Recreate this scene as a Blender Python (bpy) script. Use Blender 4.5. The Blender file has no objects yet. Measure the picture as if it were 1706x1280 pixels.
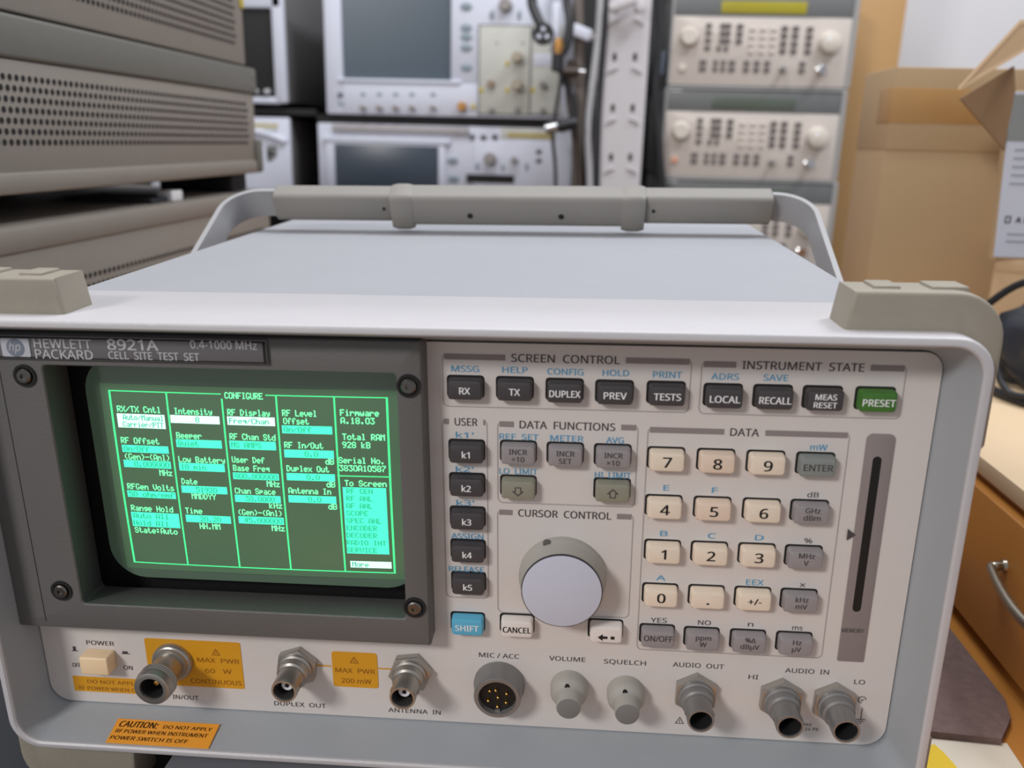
import bpy, bmesh, math, random
from mathutils import Matrix, Vector
random.seed(7)
S = 0.001                                  # everything below is measured in millimetres
scene = bpy.context.scene
COL = scene.collection

# ------------------------------------------------------------------ camera, world, lights
F_PX = 1401.15
G = Matrix(((0.999742558, -0.000455968, -0.022684991),
            (0.0, 0.999798056, -0.020095941),
            (0.022689573, 0.020090767, 0.999540667)))      # the test set stands slightly out of level
Q_SET = Matrix(((0.996691485, 0.0812731582, 0.000870705003),
                (0.0247840579, -0.293701331, -0.955575889),
                (-0.0774069432, 0.952435931, -0.294743894)))
C_SET = Vector((43.32, -267.68, 221.47))
Q_W = Q_SET @ G.transposed()
C_W = G @ C_SET


def ray(Q, C, px, py, ax, v):
    d = Q.transposed() @ Vector(((px - 853) / F_PX, (py - 640) / F_PX, 1.0))
    i = 'xyz'.index(ax)
    return C + d * ((v - C[i]) / d[i])


def U(px, py, ax='y', v=0.0):              # measured point, in the test set's own axes
    return ray(Q_SET, C_SET, px, py, ax, v)


def W(px, py, ax='y', v=1200.0):           # measured point, in the room's axes
    return ray(Q_W, C_W, px, py, ax, v)


cam_d = bpy.data.cameras.new('camera')
cam = bpy.data.objects.new('camera', cam_d)
COL.objects.link(cam)
cm = Matrix(((Q_W[0][0], -Q_W[1][0], -Q_W[2][0], C_W[0] * S),
             (Q_W[0][1], -Q_W[1][1], -Q_W[2][1], C_W[1] * S),
             (Q_W[0][2], -Q_W[1][2], -Q_W[2][2], C_W[2] * S),
             (0, 0, 0, 1)))
cam.matrix_world = cm
cam_d.sensor_width = 36
cam_d.sensor_fit = 'HORIZONTAL'
cam_d.lens = F_PX / 1706 * 36
cam_d.clip_start = 0.01
cam_d.clip_end = 50
cam_d.dof.use_dof = True
cam_d.dof.focus_distance = 0.325
cam_d.dof.aperture_fstop = 9.5
scene.camera = cam

world = bpy.data.worlds.new('room_light')
scene.world = world
world.use_nodes = True
world.node_tree.nodes['Background'].inputs[0].default_value = (0.90, 0.93, 1.0, 1)
world.node_tree.nodes['Background'].inputs[1].default_value = 0.42


def area(name, loc, target, sx, sy, power, color):
    d = bpy.data.lights.new(name, 'AREA')
    d.shape = 'RECTANGLE'
    d.size, d.size_y, d.energy, d.color = sx, sy, power, color
    o = bpy.data.objects.new(name, d)
    COL.objects.link(o)
    o.location = loc
    o.rotation_euler = (Vector(target) - Vector(loc)).to_track_quat('-Z', 'Y').to_euler()
    return o


# fluorescent ceiling fittings of the workshop, all out of frame
area('ceiling_tube_light_over_bench', (-0.15, 0.45, 1.75), (0, 0.3, 0), 1.2, 0.35, 16, (0.95, 0.97, 1.0))
area('ceiling_tube_light_behind_camera', (-1.15, -1.55, 1.25), (0.0, 0.0, 0.05), 0.45, 0.30, 25, (1.0, 0.97, 0.95))
area('ceiling_tube_light_over_rack', (0.95, 0.55, 1.6), (0.0, 1.3, 0.2), 0.9, 0.25, 21, (0.92, 0.95, 1.0))

scene.view_settings.view_transform = 'Standard'
scene.view_settings.look = 'None'
scene.view_settings.gamma = 1
scene.view_settings.use_curve_mapping = False
scene.view_settings.exposure = 0.0


# ------------------------------------------------------------------ helpers
def lin(c):
    return tuple(((x / 255) / 12.92 if x / 255 <= 0.04045 else ((x / 255 + 0.055) / 1.055) ** 2.4) for x in c) + (1,)


MATS = {}


def mat(name, rgb, rough=0.5, metal=0.0, var=0.06, nscale=60, bump=0.0, bscale=900, emit=0, spec=0.5, coat=0.0):
    if name in MATS:
        return MATS[name]
    m = bpy.data.materials.new(name)
    m.use_nodes = True
    nt = m.node_tree
    b = nt.nodes['Principled BSDF']
    tc = nt.nodes.new('ShaderNodeTexCoord')
    n = nt.nodes.new('ShaderNodeTexNoise')
    n.inputs['Scale'].default_value = nscale
    n.inputs['Detail'].default_value = 4
    nt.links.new(tc.outputs['Object'], n.inputs['Vector'])
    mix = nt.nodes.new('ShaderNodeMix')
    mix.data_type = 'RGBA'
    c = lin(rgb)
    mix.inputs[6].default_value = tuple(x * (1 - var) for x in c[:3]) + (1,)
    mix.inputs[7].default_value = tuple(min(1, x * (1 + var)) for x in c[:3]) + (1,)
    nt.links.new(n.outputs['Fac'], mix.inputs[0])
    nt.links.new(mix.outputs[2], b.inputs['Base Color'])
    b.inputs['Roughness'].default_value = rough
    b.inputs['Metallic'].default_value = metal
    b.inputs['Specular IOR Level'].default_value = spec
    b.inputs['Coat Weight'].default_value = coat
    if emit:
        nt.links.new(mix.outputs[2], b.inputs['Emission Color'])
        b.inputs['Emission Strength'].default_value = emit
    if bump:
        n2 = nt.nodes.new('ShaderNodeTexNoise')
        n2.inputs['Scale'].default_value = bscale
        n2.inputs['Detail'].default_value = 2
        nt.links.new(tc.outputs['Object'], n2.inputs['Vector'])
        bp = nt.nodes.new('ShaderNodeBump')
        bp.inputs['Strength'].default_value = bump
        bp.inputs['Distance'].default_value = 0.0005
        nt.links.new(n2.outputs['Fac'], bp.inputs['Height'])
        nt.links.new(bp.outputs[0], b.inputs['Normal'])
    MATS[name] = m
    return m


def empty(name, loc=(0, 0, 0), rot=None, label=None, cat=None, group=None):
    o = bpy.data.objects.new(name, None)
    COL.objects.link(o)
    o.empty_display_size = 0.02
    o.location = Vector(loc) * S
    if rot is not None:
        o.rotation_euler = rot
    tag(o, label, cat, group)
    return o


def tag(o, label=None, cat=None, group=None, kind=None):
    if label:
        o['label'] = label
    if cat:
        o['category'] = cat
    if group:
        o['group'] = group
    if kind:
        o['kind'] = kind
    return o


class MB:
    """collects shapes, in millimetres, and links them as ONE mesh object"""
    def __init__(s):
        s.bm = bmesh.new()

    def _new(s, fn):
        before = set(s.bm.verts)
        fn()
        return [v for v in s.bm.verts if v not in before]

    def box(s, x0, x1, y0, y1, z0, z1, bev=0.0, seg=2, mx=None):
        t = bmesh.new()
        vs = [t.verts.new((x, y, z)) for x in (x0, x1) for y in (y0, y1) for z in (z0, z1)]
        for f in ((0, 1, 3, 2), (4, 6, 7, 5), (0, 4, 5, 1), (2, 3, 7, 6), (0, 2, 6, 4), (1, 5, 7, 3)):
            t.faces.new([vs[i] for i in f])
        if bev:
            bmesh.ops.bevel(t, geom=list(t.edges), offset=bev, segments=seg, profile=0.5, affect='EDGES')
        s.merge(t, mx)
        return s

    def merge(s, t, mx=None):
        if mx is not None:
            bmesh.ops.transform(t, matrix=mx, verts=t.verts)
        m = bpy.data.meshes.new('t')
        t.to_mesh(m)
        t.free()
        s.bm.from_mesh(m)
        bpy.data.meshes.remove(m)

    def hexa(s, p):                       # eight corners: 4 of one side, 4 of the other, same order
        vs = [s.bm.verts.new(q) for q in p]
        for f in ((0, 1, 2, 3), (7, 6, 5, 4), (0, 4, 5, 1), (1, 5, 6, 2), (2, 6, 7, 3), (3, 7, 4, 0)):
            s.bm.faces.new([vs[i] for i in f])
        return s

    def prism(s, poly, v0, v1, axes='xzy', bev=0.0, seg=2, mx=None):
        """polygon in the first two axes, extruded along the third from v0 to v1"""
        t = bmesh.new()
        ia, ib, ic = ['xyz'.index(a) for a in axes]

        def P(a, b, c):
            q = [0, 0, 0]
            q[ia], q[ib], q[ic] = a, b, c
            return q
        lo = [t.verts.new(P(a, b, v0)) for a, b in poly]
        hi = [t.verts.new(P(a, b, v1)) for a, b in poly]
        n = len(poly)
        t.faces.new(lo)
        t.faces.new(hi[::-1])
        for i in range(n):
            t.faces.new([lo[i], hi[i], hi[(i + 1) % n], lo[(i + 1) % n]])
        bmesh.ops.recalc_face_normals(t, faces=t.faces)
        if bev:
            es = [e for e in t.edges if (e.verts[0] in lo) == (e.verts[1] in lo)]
            bmesh.ops.bevel(t, geom=es, offset=bev, segments=seg, profile=0.5, affect='EDGES')
        s.merge(t, mx)
        return s

    def loft(s, loops, cap0=False, cap1=False, closed=True):
        rings = [[s.bm.verts.new(p) for p in L] for L in loops]
        n = len(rings[0])
        for a, b in zip(rings, rings[1:]):
            for i in range(n if closed else n - 1):
                s.bm.faces.new([a[i], a[(i + 1) % n], b[(i + 1) % n], b[i]])
        if cap0:
            s.bm.faces.new(rings[0][::-1])
        if cap1:
            s.bm.faces.new(rings[-1])
        return s

    def lathe(s, c, prof, n=40, axis='y', sides=None, capa=True, capb=True):
        """prof: list of (offset along axis, radius); c: centre"""
        loops = []
        for d, r in prof:
            L = []
            for k in range(n):
                a = 2 * math.pi * k / n
                u, v = r * math.cos(a), r * math.sin(a)
                L.append({'y': (c[0] + u, c[1] + d, c[2] + v), 'z': (c[0] + u, c[1] + v, c[2] + d),
                          'x': (c[0] + d, c[1] + u, c[2] + v)}[axis])
            loops.append(L)
        return s.loft(loops, capa, capb)

    def tube(s, pts, r, n=10, smooth=6):
        P = [Vector(p) for p in pts]
        if smooth and len(P) > 2:
            out = []
            E_ = [P[0] * 2 - P[1]] + P + [P[-1] * 2 - P[-2]]
            for i in range(1, len(E_) - 2):
                for k in range(smooth):
                    t = k / smooth
                    a, b, c, d = E_[i - 1], E_[i], E_[i + 1], E_[i + 2]
                    out.append(0.5 * ((2 * b) + (c - a) * t + (2 * a - 5 * b + 4 * c - d) * t * t + (-a + 3 * b - 3 * c + d) * t ** 3))
            out.append(P[-1])
            P = out
        loops = []
        up = Vector((0.13, 0.97, 0.2))
        for i, p in enumerate(P):
            t = (P[min(i + 1, len(P) - 1)] - P[max(i - 1, 0)]).normalized()
            a = t.cross(up)
            if a.length < 0.1:
                a = t.cross(Vector((1, 0, 0)))
            a.normalize()
            b = t.cross(a).normalized()
            up = a.cross(t) if False else up
            loops.append([p + a * r * math.cos(2 * math.pi * k / n) + b * r * math.sin(2 * math.pi * k / n) for k in range(n)])
        return s.loft(loops, True, True)

    def flat(s, pts, y=None):              # one polygon
        s.bm.faces.new([s.bm.verts.new(p) for p in pts])
        return s

    def build(s, name, m, parent=None, smooth=35, fix=True):
        if fix:
            bmesh.ops.recalc_face_normals(s.bm, faces=s.bm.faces)
        bmesh.ops.scale(s.bm, vec=(S, S, S), verts=s.bm.verts)
        me = bpy.data.meshes.new(name)
        s.bm.to_mesh(me)
        s.bm.free()
        me.materials.append(m)
        if smooth:
            me.shade_smooth()
            me.set_sharp_from_angle(angle=math.radians(smooth))
        o = bpy.data.objects.new(name, me)
        COL.objects.link(o)
        if parent:
            o.parent = parent
        return o


def rrect(x0, x1, z0, z1, r, n=6):
    """rounded rectangle outline (x, z), counter-clockwise; r one radius or four (bl, br, tr, tl)"""
    rs = (r,) * 4 if not isinstance(r, (tuple, list)) else r
    out = []
    for (cx, cz, q, a0) in ((x0, z0, rs[0], 180), (x1, z0, rs[1], 270), (x1, z1, rs[2], 0), (x0, z1, rs[3], 90)):
        sx = 1 if cx == x0 else -1
        sz = 1 if cz == z0 else -1
        for k in range(n + 1):
            a = math.radians(a0 + 90 * k / n)
            out.append((cx + sx * q + q * math.cos(a), cz + sz * q + q * math.sin(a)))
    return out


_txt_cache = {}
try:                                       # Blender's own interface font, built-in face if it is missing
    import os
    FACE = bpy.data.fonts.load(os.path.join(bpy.utils.system_resource('DATAFILES', path='fonts'), 'NotoSansMath-Regular.woff2'))
except Exception:
    FACE = None
CAP = 0.7


def text_verts(s, bold=0.0):
    k = s
    if k not in _txt_cache:
        cu = bpy.data.curves.new('t', 'FONT')
        cu.body = s
        cu.size = 1
        if FACE:
            cu.font = FACE
        cu.resolution_u = 2
        o = bpy.data.objects.new('t', cu)
        COL.objects.link(o)
        dg = bpy.context.evaluated_depsgraph_get()
        dg.update()
        me = bpy.data.meshes.new_from_object(o.evaluated_get(dg))
        vs = [tuple(v.co) for v in me.vertices]
        fs = [tuple(p.vertices) for p in me.polygons]
        bpy.data.objects.remove(o)
        bpy.data.curves.remove(cu)
        bpy.data.meshes.remove(me)
        _txt_cache[k] = (vs, fs)
    return _txt_cache[k]


CAP = max(v[1] for v in text_verts('H')[0])
_txt_cache.clear()


def put_text(mb, s, xl, xr, zc, h, y, bold=0.0, slant=0.0, fn=None):
    """printed lettering on a plane of constant y: fits between xl and xr, capital height h, centred on zc"""
    vs, fs = text_verts(s, bold)
    if not vs:
        return
    x0 = min(v[0] for v in vs)
    x1 = max(v[0] for v in vs)
    cap = CAP
    k = (xr - xl) / (x1 - x0)
    kz = h / cap
    shifts = [(0, 0, 0)] if bold <= 0 else [(0, 0, 0), (bold * h * 3.2, 0, .004), (bold * h * 1.6, bold * h * .8, .008)]
    for dx, dz, dy in shifts:
        out = []
        for v in vs:
            X, Z = xl + (v[0] - x0) * k - bold * h * 1.6 + dx, zc - h / 2 + v[1] * kz + dz
            X += slant * (Z - zc)
            out.append(mb.bm.verts.new(fn(X, Z) if fn else (X, y - dy, Z)))
        for f in fs:
            q = [out[i] for i in f]
            try:
                mb.bm.faces.new(q)
            except ValueError:
                pass


def text_w(s, h, wide=1.0):                # natural width for capital height h
    vs, fs = text_verts(s)
    return (max(v[0] for v in vs) - min(v[0] for v in vs)) * h / CAP * wide

# ------------------------------------------------------------------ materials of the test set
M_RIM = mat('painted_frame', (192, 189, 191), 0.42, var=0.03, bump=0.15)
M_COVER = mat('vinyl_cover', (160, 161, 166), 0.55, var=0.03, bump=0.25, bscale=1500)
M_PANEL = mat('panel_beige', (211, 204, 199), 0.55, var=0.025, bump=0.12)
M_BEZEL = mat('bezel_grey', (98, 96, 94), 0.5, var=0.05, bump=0.2)
M_PLATE = mat('nameplate_grey', (104, 102, 104), 0.4, var=0.04)
M_BUMP = mat('bumper_rubber', (148, 140, 126), 0.6, var=0.08, nscale=90, bump=0.2)
M_GRIP = mat('grip_rubber', (136, 132, 126), 0.55, var=0.05, bump=0.15)
M_STRAP = mat('handle_strap', (160, 159, 160), 0.4, var=0.03)
M_BLACK = mat('black_plastic', (14, 13, 14), 0.5, var=0.1)
M_HOLE = mat('hole_dark', (22, 20, 20), 0.8, var=0.1)
M_INK = mat('ink_dark', (72, 66, 66), 0.6, var=0.05)
M_BLUE = mat('ink_blue', (88, 152, 188), 0.6, var=0.05)
M_BAR = mat('ink_bar', (139, 129, 127), 0.6, var=0.03)
M_LINE = mat('ink_line', (165, 156, 154), 0.6, var=0.03)
M_WHITE = mat('ink_white', (235, 235, 235), 0.5, var=0.02)
M_SILV = mat('ink_silver', (190, 190, 192), 0.5, var=0.02)
M_YEL = mat('label_yellow', (214, 152, 26), 0.5, var=0.04)
M_YINK = mat('label_ink', (150, 92, 14), 0.6)
M_ORA = mat('sticker_orange', (240, 160, 50), 0.5, var=0.03)
M_OINK = mat('sticker_ink', (70, 42, 20), 0.6)
M_NICK = mat('nickel', (172, 167, 160), 0.33, metal=0.8, var=0.08)
M_STEEL = mat('dull_steel', (142, 140, 138), 0.4, metal=0.55, var=0.08)
M_PTFE = mat('ptfe_white', (232, 232, 236), 0.5)
M_GOLD = mat('gold_pin', (214, 170, 90), 0.3, metal=1.0)
K_DARK = mat('key_dark', (66, 63, 65), 0.5, var=0.04)
K_GREY = mat('key_grey', (148, 142, 143), 0.5, var=0.04)
K_OLIVE = mat('key_olive', (142, 140, 124), 0.5, var=0.04)
K_CREAM = mat('key_cream', (232, 216, 196), 0.5, var=0.03)
K_TAN = mat('key_tan', (228, 206, 186), 0.5, var=0.03)
K_ENTER = mat('key_green_grey', (132, 137, 134), 0.5, var=0.04)
K_BLUE = mat('key_blue', (92, 176, 208), 0.45, var=0.03)
K_WHITE = mat('key_white', (228, 220, 214), 0.5, var=0.03)
K_GREEN = mat('key_green', (66, 116, 44), 0.45, var=0.04)
M_GLOW_LINE = mat('phosphor_line', (70, 235, 140), 0.4, emit=0.95, var=0.02)
M_GLOW_BAR = mat('phosphor_bar', (72, 240, 190), 0.4, emit=0.95, var=0.03)
M_GLOW_HOT = mat('phosphor_bright_bar', (200, 255, 235), 0.4, emit=1.0, var=0.02)
M_GLOW_TXT = mat('phosphor_text', (120, 250, 175), 0.4, emit=1.0, var=0.02)
M_DIM_TXT = mat('phosphor_dim_text', (44, 170, 130), 0.4, emit=0.75, var=0.02)

# ------------------------------------------------------------------ THE TEST SET
tset = empty('radio_test_set', (0, 0, 0), G.to_euler(),
             'large cream bench test set with glowing green screen, keypad and carrying handle', 'test equipment')

# front frame: a tray-shaped casting with a rounded lip
PX0, PX1, PZ0, PZ1 = -161.8, 159.2, 2.3, 152.6


def rr3(x0, x1, z0, z1, r, y, n=8):
    return [(x, y, z) for x, z in rrect(x0, x1, z0, z1, r, n)]


mb = MB()
ox0, ox1, oz0, oz1 = -166.5, 166.0, -4.2, 162.3
mb.loft([rr3(-152, 152, 4, 158, 6, 30), rr3(ox0 + 1, ox1 - 1, oz0 + 1, oz1 - 1, 11, 30), rr3(ox0, ox1, oz0, oz1, 12, 28.5),
         rr3(ox0, ox1, oz0, oz1, 12, -18.6), rr3(ox0 + .5, ox1 - .5, oz0 + .5, oz1 - .5, 11.6, -19.6),
         rr3(ox0 + 1.3, ox1 - 1.3, oz0 + 1.3, oz1 - 1.3, 10.9, -20), rr3(ox0 + 2.6, ox1 - 2.7, oz0 + 2.4, oz1 - 2.5, 9.8, -20),
         rr3(ox0 + 3.2, ox1 - 3.2, oz0 + 3.0, oz1 - 3.1, 9.4, -19.4), rr3(ox0 + 3.2, ox1 - 3.2, oz0 + 3.0, oz1 - 3.1, 9.4, -18.6)])
frame = mb.build('front_frame', M_RIM, tset)

MB().loft([rr3(ox0 + 3.2, ox1 - 3.2, oz0 + 3.0, oz1 - 3.1, 9.4, -18.6), rr3(PX0 - .3, PX1 + .3, PZ0 - .3, PZ1 + .3, 7.2, 1.5)]).build(
    'frame_inner_wall', mat('inner_wall_grey', (164, 168, 172), 0.5, var=0.03, bump=0.15), frame)  # inner walls of the frame, greyer than its lip

mb = MB()
mb.prism([p for p in rrect(PX0, PX1, PZ0, PZ1, (8, 8, 6, 6), 8) if not (p[0] < -100 and p[1] > 80)] + [(-9, PZ1), (-9, 45), (PX0, 45)], 0, 3, bev=0.0)
panel = mb.build('front_panel', M_PANEL, tset)

mb = MB()
L = lambda y, i=0: [(x, y, z) for x, z in rrect(-152 + i, 152 - i, 4 + i, 160.3 - i, 2.5, 4)]
mb.loft([L(30.1), L(438), L(440, 2)], True, True)
cover = mb.build('cover', M_COVER, tset)

# caution sticker lying on the inside floor of the frame
mb = MB()
cz = lambda y: PZ0 + (oz0 + 3.0 - PZ0) * (-y) / 19.4 + 0.35
c4 = [U(200, 1193, 'z', 1.4), U(367, 1205, 'z', 1.4), U(352, 1235, 'z', 0.2), U(182, 1225, 'z', 0.2)]
X0, X1, X2, X3 = [p.x for p in c4]
ya, yb = -7.6, -18.4
mb.hexa([(X0, ya, cz(ya)), (X1, ya, cz(ya)), (X2, yb, cz(yb)), (X3, yb, cz(yb)),
         (X0, ya, cz(ya) - .3), (X1, ya, cz(ya) - .3), (X2, yb, cz(yb) - .3), (X3, yb, cz(yb) - .3)])
stick = mb.build('caution_sticker', M_ORA, tset, smooth=0)
stick['label'] = 'orange sticker with caution text on the frame floor'
mb = MB()
ff = lambda X, Z: (X, Z, cz(Z) + .12)      # Z runs along y here
w = X1 - X0
put_text(mb, 'CAUTION:', X0 + 2, X0 + 17, -10.0, 2.6, 0, 0.02, 0.1, ff)
put_text(mb, 'DO NOT APPLY', X0 + 19.5, X1 - 2, -10.3, 1.5, 0, 0.01, 0.1, ff)
put_text(mb, 'RF POWER WHEN INSTRUMENT', X0 + 2, X1 - 2.5, -13.2, 1.6, 0, 0.01, 0.1, ff)
put_text(mb, 'POWER SWITCH IS OFF', X0 + 1.5, X1 - 9, -16.2, 1.6, 0, 0.01, 0.1, ff)
mb.build('sticker_lettering', M_OINK, stick, smooth=0)

# ---- printed lines, bars and lettering on the panel
mb_bar, mb_line, mb_ink, mb_blue = MB(), MB(), MB(), MB()


def strip(mb, x0, x1, z0, z1, y=-0.12):
    mb.flat([(x0, y, z0), (x1, y, z0), (x1, y, z1), (x0, y, z1)])


def section(pl, pr, pbl, pbr, gl, gr, title):
    """pl, pr: top corners; pbl, pbr: bottom corners; gl, gr: where the title interrupts the bar"""
    a, b, c, d = U(*pl), U(*pr), U(*pbl), U(*pbr)
    x0, x1 = (a.x + c.x) / 2, (b.x + d.x) / 2
    zt, zb = (a.z + b.z) / 2, (c.z + d.z) / 2
    h = 2.0
    g0 = U(gl, pl[1] + 4).x
    g1 = U(gr, pr[1] - 2).x
    strip(mb_bar, x0 + .8, g0, zt - h, zt)
    strip(mb_bar, g1, x1 - .8, zt - h, zt)
    o = rrect(x0, x1, zb, zt, 2, 4)
    i = rrect(x0 + .35, x1 - .35, zb + .35, zt - .35, 1.7, 4)
    n = len(o)
    for k in range(n):
        if o[k][1] > zt - .4 and o[(k + 1) % n][1] > zt - .4:
            continue
        mb_line.flat([(o[k][0], -.1, o[k][1]), (o[(k + 1) % n][0], -.1, o[(k + 1) % n][1]),
                      (i[(k + 1) % n][0], -.1, i[(k + 1) % n][1]), (i[k][0], -.1, i[k][1])])
    put_text(mb_ink, title, g0 + 2.0, g1 - 2.0, zt - h / 2, 2.7, -.14, 0.012)


section((737, 588), (1152, 599), (737, 676), (1149, 690), 842, 1043, 'SCREEN  CONTROL')
section((1167, 599), (1512, 612), (1165, 690), (1499, 699), 1227, 1451, 'INSTRUMENT  STATE')
section((738, 697), (815, 700), (741, 995), (812, 998), 748, 805, 'USER')
section((828, 701), (1063, 709), (829, 837), (1059, 847), 856, 1035, 'DATA  FUNCTIONS')
section((828, 848), (1056, 858), (829, 1020), (1048, 1031), 854, 1028, 'CURSOR  CONTROL')
section((1077, 710), (1416, 722), (1062, 1082), (1370, 1098), 1207, 1275, 'DATA')


def T(mb, s, px0, py0, px1, py1, h, bold=0.008, y=-.14, yp=0.0):
    a, b = U(px0, py0, 'y', yp), U(px1, py1, 'y', yp)
    put_text(mb, s, a.x, b.x, (a.z + b.z) / 2, h, y, bold)


for s, a, b, c, d in (('MSSG', 752, 614, 798, 615), ('HELP', 837, 616, 879, 617), ('CONFIG', 912, 619, 972, 620),
                      ('HOLD', 1004, 621, 1048, 622), ('PRINT', 1088, 624, 1136, 625), ('ADRS', 1185, 627, 1231, 628),
                      ('SAVE', 1272, 629, 1313, 630), ('REF  SET', 832, 727, 897, 729), ('METER', 917, 730, 972, 731),
                      ('AVG', 1010, 733, 1039, 734), ('LO  LIMIT', 832, 785, 895, 786), ('HI  LIMIT', 991, 791, 1051, 793),
                      ('mW', 1350, 745, 1378, 746), ('ASSIGN', 752, 893, 805, 894), ('RELEASE', 748, 948, 806, 949),
                      ('EEX', 1243, 970, 1272, 971)):
    T(mb_blue, s, a, b, c, d, 2.1, 0.014)
for s, x, y_ in (('k1\'', 774, 725), ('k2\'', 774, 782), ('k3\'', 775, 838), ('E', 1110, 813), ('F', 1191, 817), ('B', 1106, 889),
                 ('C', 1186, 893), ('D', 1265, 896), ('A', 1101, 963)):
    ww = text_w(s, 2.0) * 2.2
    T(mb_blue, s, x - ww * 2, y_, x + ww * 2, y_, 2.0, 0.014)
for s, a, b, c, d in (('dB', 1345, 824, 1364, 825), ('%', 1340, 901, 1353, 901), ('x', 1332, 974, 1342, 974),
                      ('YES', 1084, 1033, 1111, 1034), ('NO', 1163, 1037, 1184, 1038), ('n', 1246, 1040, 1255, 1040), ('ms', 1320, 1046, 1337, 1046),
                      ('MIC / ACC', 798, 1091, 865, 1094), ('VOLUME', 915, 1097, 975, 1099), ('SQUELCH', 1006, 1102, 1076, 1105),
                      ('AUDIO  OUT', 1121, 1107, 1206, 1111), ('AUDIO  IN', 1308, 1117, 1381, 1120), ('HI', 1247, 1128, 1263, 1128),
                      ('LO', 1423, 1136, 1441, 1137), ('POWER', 144, 1070, 190, 1073), ('IN/OUT', 288, 1161, 331, 1163),
                      ('DUPLEX  OUT', 457, 1171, 543, 1177), ('ANTENNA  IN', 647, 1182, 734, 1188),
                      ('ON', 206, 1112, 221, 1113), ('OFF', 121, 1108, 134, 1108)):
    T(mb_ink, s, a, b, c, d, 1.9, 0.006)
T(mb_ink, 'MAX', 1336, 1207, 1352, 1208, 1.3, 0)
T(mb_ink, '12V PK', 1336, 1214, 1364, 1216, 1.3, 0)
for p in ((121, 1077, 127, 1084), (204, 1085, 213, 1089)):       # pushed-in and popped-out switch symbols
    a, b = U(p[0], p[1]), U(p[2], p[3])
    strip(mb_ink, a.x, b.x, b.z, a.z)
    strip(mb_ink, a.x - .6, b.x + .9, b.z - .3, b.z)


def tri(mb, px, py, r, y=-.14, w=.28):
    c = U(px, py)
    P = [(c.x + r * math.sin(a), c.z + r * math.cos(a)) for a in (0, 2.094, 4.189)]
    Q_ = [(c.x + (r - 2 * w) * math.sin(a), c.z + (r - 2 * w) * math.cos(a)) for a in (0, 2.094, 4.189)]
    for k in range(3):
        j = (k + 1) % 3
        mb.flat([(P[k][0], y, P[k][1]), (P[j][0], y, P[j][1]), (Q_[j][0], y, Q_[j][1]), (Q_[k][0], y, Q_[k][1])])
    strip(mb, c.x - .14, c.x + .14, c.z - .45, c.z + .6, y)


tri(mb_ink, 1132, 1202, 2.0)
# floating-ground switch symbol beside the last connector
for r, cxp, cyp in ((1.5, 1436, 1166), (0.5, 1437, 1167)):
    c = U(cxp, cyp)
    for k in range(12):
        a, b = 2 * math.pi * k / 16, 2 * math.pi * (k + 1) / 16
        mb_ink.flat([(c.x + r * math.cos(a), -.14, c.z + r * math.sin(a)), (c.x + r * math.cos(b), -.14, c.z + r * math.sin(b)),
                     (c.x + (r - .3) * math.cos(b), -.14, c.z + (r - .3) * math.sin(b)), (c.x + (r - .3) * math.cos(a), -.14, c.z + (r - .3) * math.sin(a))])
c = U(1435, 1190)
strip(mb_ink, c.x - .15, c.x + .15, c.z - 2.2, c.z + 2.8)
for k, w_ in enumerate((1.6, 1.0, .5)):
    strip(mb_ink, c.x - w_, c.x + w_, c.z - 2.5 - .8 * k, c.z - 2.2 - .8 * k)
mb_ink.build('panel_lettering', M_INK, tset, smooth=0)
mb_blue.build('blue_panel_lettering', M_BLUE, tset, smooth=0)['label'] = 'blue printed shift-function names'
mb_bar.build('section_title_bars', M_BAR, tset, smooth=0)
mb_line.build('section_outlines', M_LINE, tset, smooth=0)

# ---- memory card slot strip
a, b, c, d = U(1447, 722), U(1493, 724), U(1392, 1100), U(1438, 1103)
sx0, sx1, sz0, sz1 = (a.x + c.x) / 2, (b.x + d.x) / 2, (c.z + d.z) / 2, (a.z + b.z) / 2
slot = MB().prism(rrect(sx0, sx1, sz0, sz1, (.5, .5, 2, 2), 4), -0.5, 0.5, bev=.2).build('card_slot_plate', M_BAR, tset)
a, b = U(1462, 760), U(1425, 1018)
cx_ = (a.x + b.x) / 2
MB().prism(rrect(cx_ - 1.4, cx_ + 1.4, b.z, a.z, 1.35, 5), -0.62, 1).build('card_slot', M_BLACK, slot)['label'] = 'long black vertical slot'
mb = MB()
T(mb, 'MEMORY', 1402, 1048, 1438, 1051, 1.6, 0.01, -.62)
a = U(1417, 890)
mb.flat([(a.x - 1.3, -.62, a.z - 2.2), (a.x + 1.6, -.62, a.z), (a.x - 1.3, -.62, a.z + 2.2)])
mb.build('slot_lettering', M_INK, slot, smooth=0)


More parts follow.
